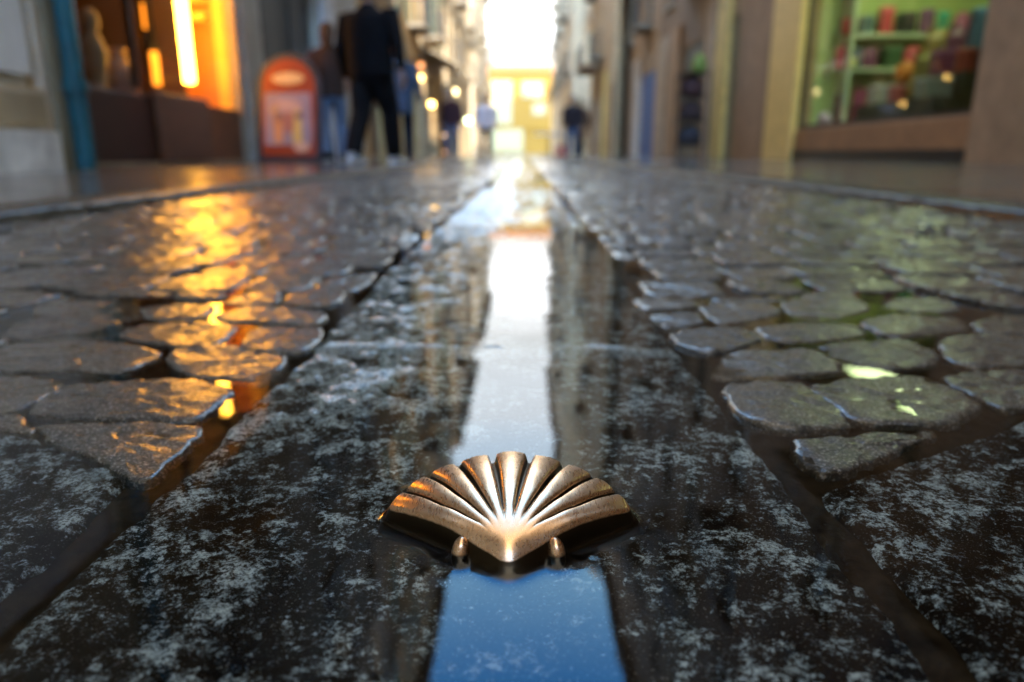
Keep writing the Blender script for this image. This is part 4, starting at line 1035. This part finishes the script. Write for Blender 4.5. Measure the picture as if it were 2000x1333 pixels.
# ------------------------------------------------------------------ PEOPLE
def cloth(name, c, r=.85):
    m = plain(name, c, r, var=.2, scale=12); m.node_tree.nodes['Principled BSDF'].inputs['Specular IOR Level'].default_value = .12; return m
SKIN = plain('skin', (.42, .24, .17), .5, var=.06)
def fuse(vox, sm=4):
    def f(o):
        a = o.modifiers.new('fuse', 'REMESH'); a.mode = 'VOXEL'; a.voxel_size = vox; a.use_smooth_shade = True
        c = o.modifiers.new('soften', 'SMOOTH'); c.factor = .5; c.iterations = sm
    return f
def person(label, x, y, z, h, face, stride, top, legs, shoes, hair, vox=.014, long_hair=False, coat_len=0., arms=((.06, .0), (-.06, .0)), bulk=1., skirt=None, lead=1, leg=1.):
    """face: heading in degrees (0 = walking away up the street). Scaled from a 1.75 m figure; feet on the ground."""
    e = empty('person', (x, y, z), label, 'person', rz=R(face)); k = h/1.75; Vk = lambda *p: tuple(c*k for c in p)
    hip = .90 - stride*.12
    J = {}
    for sx in (-1, 1):
        f = stride*(1 if sx == lead else -1)
        foot = (sx*.085, f*.36, .085 if f >= 0 else .10)
        knee = (sx*.10, f*.16 + .05, .49 if f >= 0 else .47)
        J[sx] = (Vector((sx*.095, 0, hip)), Vector(knee), Vector(foot), f)
    d = hip - .90
    T = lambda m, pts, rad, n=14: m.tube([Vk(*p) for p in pts], [tuple(c*k for c in r) if isinstance(r, tuple) else r*k for r in rad], n)
    # one continuous body: legs, trunk, arms with hands, neck and a face
    m = MB()
    T(m, [(0, 0, .84+d), (0, 0, .95+d), (0, -.01, 1.10+d), (0, 0, 1.28+d), (0, 0, 1.42+d), (0, 0, 1.48+d), (0, .01, 1.53+d), (0, .015, 1.58+d)], [(.14, .10), (.155, .11), (.14, .10), (.165, .11), (.15, .09), (.07, .06), (.055, .055), (.055, .058)], 18)
    m.ball(Vk(0, .02, 1.645+d), .078*k, .095*k, .115*k, 18, 12); m.ball(Vk(0, .045, 1.585+d), .055*k, .06*k, .05*k)
    T(m, [(0, .105, 1.665+d), (0, .125, 1.635+d), (0, .105, 1.62+d)], [.010, .016, .012], 8)
    for sx in (-1, 1):
        m.ball(Vk(sx*.08, .01, 1.64+d), .012*k, .02*k, .03*k, 8, 6); m.ball(Vk(sx*.032, .102, 1.66+d), .016*k, .008*k, .008*k, 8, 6)
        hp, kn, ft, f = J[sx]
        T(m, [hp, (hp+kn)/2, kn, kn*.45+ft*.55 + Vector((0, -.015, 0)), ft], [.075, .068, .05, .048, .034])
        T(m, [ft + Vector((0, -.05, -.03)), ft + Vector((0, .03, -.045)), ft+Vector((0, .14, -.06))], [(.036, .03), (.04, .032), (.034, .02)])
    hands = {}
    for sx, (sw, out) in zip((-1, 1), arms):
        sh_ = Vector((sx*.19*bulk, 0, 1.41+d)); el = Vector((sx*(.245*bulk+out*.5), sw*.35-.03, 1.13+d)); wr = Vector((sx*(.255*bulk+out), sw+.02, .90+d)); 
        hands[sx] = wr; J['arm', sx] = (sh_, el, wr)
        T(m, [sh_, (sh_+el)/2, el, (el+wr)/2, wr], [.052, .046, .038, .034, .026], 12)
        T(m, [wr, wr+Vector((0, .012, -.04)), wr+Vector((0, .02, -.085))], [(.016, .026), (.018, .04), (.016, .04)], 10)
        for q in range(4):
            b0 = wr + Vector((0, .05-.02*q, -.085)); L = (.062, .072, .068, .052)[q]
            T(m, [b0, b0+Vector((-sx*.006, .004, -L*.5)), b0+Vector((-sx*.022, .006, -L))], [.0095, .009, .0075], 8)
        T(m, [wr+Vector((0, .035, -.03)), wr+Vector((-sx*.006, .062, -.062)), wr+Vector((-sx*.012, .066, -.09))], [.012, .0105, .0085], 8)
    m.build('body', SKIN, e, mods=fuse(vox*.62*k, 3))
    # top
    m = MB(); zb = .86+d-coat_len
    T(m, [(0, 0, zb), (0, 0, zb+.03), (0, 0, .98+d), (0, -.01, 1.12+d), (0, 0, 1.28+d), (0, -.005, 1.40+d), (0, 0, 1.46+d), (0, .01, 1.51+d)], [(.175*bulk, .135), (.185*bulk, .14), (.185*bulk, .14), (.18*bulk, .135), (.20*bulk, .14), (.195*bulk, .12), (.11, .085), (.07, .066)], 20)
    for sx in (-1, 1):
        a, b_, c = J['arm', sx]; T(m, [a+Vector((-sx*.06, 0, .0)), a, (a+b_)/2, b_, (b_+c)/2, c+Vector((0, 0, .01))], [.075, .078, .068, .058, .052, .042], 14)
    m.build('top', top, e, mods=fuse(vox*k, 5))
    # trousers
    m = MB()
    T(m, [(0, 0, .80+d), (0, 0, .9+d), (0, 0, 1.0+d)], [(.12, .11), (.165*bulk, .125), (.155*bulk, .115)], 18)
    for sx in (-1, 1):
        hp, kn, ft, f = J[sx]
        T(m, [hp+Vector((0, 0, .03)), (hp+kn)/2, kn, (kn+ft)/2+Vector((0, -.012, 0)), ft+Vector((0, -.01, .0))], [c_*leg for c_ in (.095, .088, .074, .070, .064)])
    m.build('trousers', legs, e, mods=fuse(vox*k, 4))
    if skirt:
        m = MB(); T(m, [(0, 0, .98+d), (0, 0, .85+d), (0, 0, .5+d)], [(.15, .11), (.19, .15), (.24, .22)], 20); m.build('skirt', skirt, e, smooth=True)
    for sx in (-1, 1):
        ft = J[sx][2]; heel = .0 if J[sx][3] >= 0 else .03
        z0 = ft.z - .085
        m = MB(); T(m, [ft+Vector((0, -.085, -.045)), ft+Vector((0, -.04, -.04)), ft+Vector((0, .05, -.05)), ft+Vector((0, .13, -.058)), ft+Vector((0, .18, -.062))], [(.028, .03), (.044, .045), (.046, .036), (.046, .028), (.028, .016)], 14)
        T(m, [ft+Vector((0, -.03, .02)), ft+Vector((0, -.02, -.04))], [.05, .05], 12)
        sho = m.build('shoe', shoes, e, mods=fuse(.010*k, 3))
        m = MB(); m.prism([(a*.05*k*(1 if abs(bb) < .6 else .8), bb*.14*k) for a, bb in [(-1, -.7), (-.8, -1), (.8, -1), (1, -.7), (1, .6), (.6, 1), (-.6, 1), (-1, .6)]], lambda a, bb, t: (ft.x*k+a, ft.y*k+.045*k+bb, t), (ft.z-.085)*k, (ft.z-.066)*k); m.build('sole', M_WHITEFRAME, sho)
    m = MB(); m.ball(Vk(0, .004, 1.672+d), .089*k, .102*k, .104*k, 18, 12); m.ball(Vk(0, -.035, 1.63+d), .08*k, .07*k, .09*k)
    if long_hair: T(m, [(0, -.05, 1.68+d), (0, -.085, 1.55+d), (0, -.085, 1.40+d)], [(.08, .06), (.085, .045), (.05, .025)])
    o = m.build('hair', hair, e, mods=fuse(.012*k, 3))
    # keep the face free of hair
    o.location = (0, -.018*k, .006*k)
    return e, {s_: tuple(c*k for c in v) for s_, v in hands.items()}, k
DARKHAIR = cloth('dark_hair', (.02, .013, .01)); BROWNHAIR = cloth('brown_hair', (.07, .04, .022)); FAIRHAIR = cloth('fair_hair', (.3, .2, .1))
NAVY = cloth('black_navy_wool', (.0065, .0065, .0075)); BLKTR = cloth('black_trouser_cloth', (.009, .0085, .009)); JEAN = cloth('blue_denim', (.05, .085, .15)); LJEAN = cloth('light_denim', (.16, .2, .27))
WSHOE = cloth('pale_sneaker', (.62, .6, .56)); DSHOE = cloth('dark_shoe', (.03, .025, .02))
def stand(px_, py_, Y): q = at_y(px_, py_, Y); return q.x, Y
def gz(x): return 0.006 if abs(x) < 1.1 else .032+.026*min(1, (abs(x)-1.24)/3.06) if abs(x) > 1.24 else .032
def put(label, px_, Y, h, face, *a, **k):
    x = at_y(px_, 300, Y).x; return person(label, x, Y, gz(x), h, face, *a, **k)
pm, hm, km = put('man in black jumper and black trousers walking away on the left, pale sneakers', 732, 7.35, 1.82, -24, .62, NAVY, BLKTR, WSHOE, DARKHAIR, vox=.012, arms=((.14, .06), (-.12, .07)), bulk=1.34, lead=1, leg=1.28)
pw, hw_, kw = put('person in dark brown top and pale blue trousers half hidden left of the walking man', 654, 9.0, 1.62, 8, .35, cloth('dark_brown_knit', (.05, .028, .02)), LJEAN, DSHOE, BROWNHAIR, arms=((.1, .02), (.1, .06)), long_hair=True)
put('person in blue denim jacket walking just right of the man in black', 786, 10.2, 1.62, 6, .45, cloth('blue_denim_jacket', (.06, .09, .14)), cloth('navy_trousers', (.015, .02, .035)), DSHOE, DARKHAIR, bulk=1.05, coat_len=.12, arms=((.05, .02), (.05, .02)))
put('person in dark jacket over a red top and blue jeans, near the lamps', 884, 18.8, 1.70, 170, .45, cloth('dark_wine_jacket', (.05, .02, .022)), JEAN, DSHOE, DARKHAIR)
put('walker in white and pink top and dark trousers, alone in mid street', 949, 19.2, 1.68, 175, .6, cloth('white_pink_top', (.8, .58, .52)), cloth('dark_green_grey', (.02, .03, .035)), DSHOE, BROWNHAIR, bulk=1.08)
put('person in dark jacket and blue jeans standing by the right facades', 1117, 21, 1.70, 160, .25, cloth('charcoal_jacket', (.035, .028, .032)), JEAN, DSHOE, DARKHAIR, bulk=1.1)
put('person in brown coat close behind the one in blue jeans on the right', 1131, 23, 1.76, 10, .3, cloth('brown_coat', (.14, .08, .05)), BLKTR, DSHOE, FAIRHAIR, coat_len=.3)
# bags in hands
def carried(root, hand, k, name, mat, w, h, d, label, handle_mat):
    M_ = root.matrix_basis; rot = root.rotation_euler.z; q = Vector(hand) + Vector((0, .02, -.10*k))
    p = Vector((root.location.x + q.x*math.cos(rot) - q.y*math.sin(rot), root.location.y + q.x*math.sin(rot) + q.y*math.cos(rot), root.location.z + q.z))
    e = empty(name, p, label, 'bag', rz=rot)
    m = MB(); m.tube([(0, 0, -h-.12), (0, 0, -h-.1), (0, 0, -.12-h*.3), (0, 0, -.12)], [(d*.4, w*.42), (d*.5, w*.5), (d*.5, w*.48), (d*.2, w*.42)], 12); m.build('bag_body', mat, e, smooth=True)
    m = MB(); m.tube([(0, -w*.3, -.13), (0, -w*.15, -.02), (0, 0, .0), (0, w*.15, -.02), (0, w*.3, -.13)], [.008]*5, 8); m.build('handle', handle_mat, e)
PURP = plain('bright_purple_nylon', (.30, .01, .32), .5)
carried(pw, hw_[1], kw, 'handbag', PURP, .24, .13, .11, 'bright purple handbag hanging beside the left leg of the man in black', PURP)
PALE = plain('pale_plastic_bag', (.55, .56, .58), .5)
carried(pw, (hw_[1][0], hw_[1][1]+.02, hw_[1][2]-.16), kw, 'carrier_bag', PALE, .26, .30, .16, 'whitish carrier bag hanging below the purple handbag', PALE)

# ------------------------------------------------------------------ LIGHT, SKY, CAMERA
SUN_EL, SUN_AZ = R(27), R(180-11)     # behind the camera to the right; azimuth clockwise from +Y
w = bpy.data.worlds.new('World'); S.world = w; w.use_nodes = True; t = w.node_tree; n = N(t); bg = t.nodes['Background']
sky = n.n('ShaderNodeTexSky'); sky.sky_type = 'NISHITA'; sky.sun_disc = False; sky.sun_elevation = SUN_EL; sky.sun_rotation = SUN_AZ
sky.air_density = 1.2; sky.dust_density = 1.0; sky.ozone_density = 2.0
tc = n.n('ShaderNodeTexCoord'); sp = n.n('ShaderNodeSeparateXYZ'); n.l(tc.outputs['Generated'], sp.inputs[0])
lum = n.n('ShaderNodeRGBToBW'); n.l(sky.outputs[0], lum.inputs[0])
tint = n.ramp(sp.outputs[2], [(.0, (.125, .11, .09)), (.13, (.15, .145, .135)), (.25, (.30, .31, .31)), (.36, (.66, .73, .80)), (.46, (.76, 1.1, 1.45)), (.55, (.60, 1.25, 1.95)), (.66, (.13, .8, 2.2)), (.80, (.62, .60, .54)), (1., (.98, .82, .60))])
c = n.mix(1., n.math('MULTIPLY', lum.outputs[0], 3.4), tint, 'MULTIPLY')
mp = n.n('ShaderNodeMapping'); mp.inputs['Scale'].default_value = (1, 1, 2.6); n.l(tc.outputs['Generated'], mp.inputs['Vector'])
cl = n.ramp(n.noise(3.1, 7, .6, mp.outputs[0], .4), [(.52, 0.), (.72, .55)])
cw = n.mix(1., (1.0, 1.03, 1.08), n.math('MULTIPLY', lum.outputs[0], 2.2), 'MULTIPLY')
c = n.mix(cl, c, cw)
n.l(c, bg.inputs[0]); bg.inputs[1].default_value = .12
ld = bpy.data.lights.new('sun', 'SUN'); ld.energy = 1.5; ld.angle = R(.5); ld.color = (1, .86, .66)
lo = bpy.data.objects.new('sun', ld); C.objects.link(lo)
sd = Vector((math.sin(SUN_AZ)*math.cos(SUN_EL), math.cos(SUN_AZ)*math.cos(SUN_EL), math.sin(SUN_EL)))
lo.rotation_euler = (-sd).to_track_quat('-Z', 'Y').to_euler(); lo.location = (8, -8, 30)

cd = bpy.data.cameras.new('camera'); cam = bpy.data.objects.new('camera', cd); C.objects.link(cam); S.camera = cam
cam.location = (0, 0, CAM_H); cam.rotation_euler = (R(90)-PITCH, 0, YAW)
cd.lens = LENS; cd.sensor_width = 36; cd.clip_start = .01; cd.clip_end = 2000
cd.dof.use_dof = True; cd.dof.focus_distance = .292; cd.dof.aperture_fstop = LENS/4.3
S.view_settings.view_transform = 'Standard'; S.view_settings.look = 'None'; S.view_settings.gamma = 1; S.view_settings.exposure = 2.85
S.render.engine = 'CYCLES'
cy = S.cycles; cy.use_denoising = True; cy.max_bounces = 10; cy.diffuse_bounces = 5; cy.glossy_bounces = 6; cy.transparent_max_bounces = 12; cy.sample_clamp_indirect = 12; cy.caustics_reflective = True
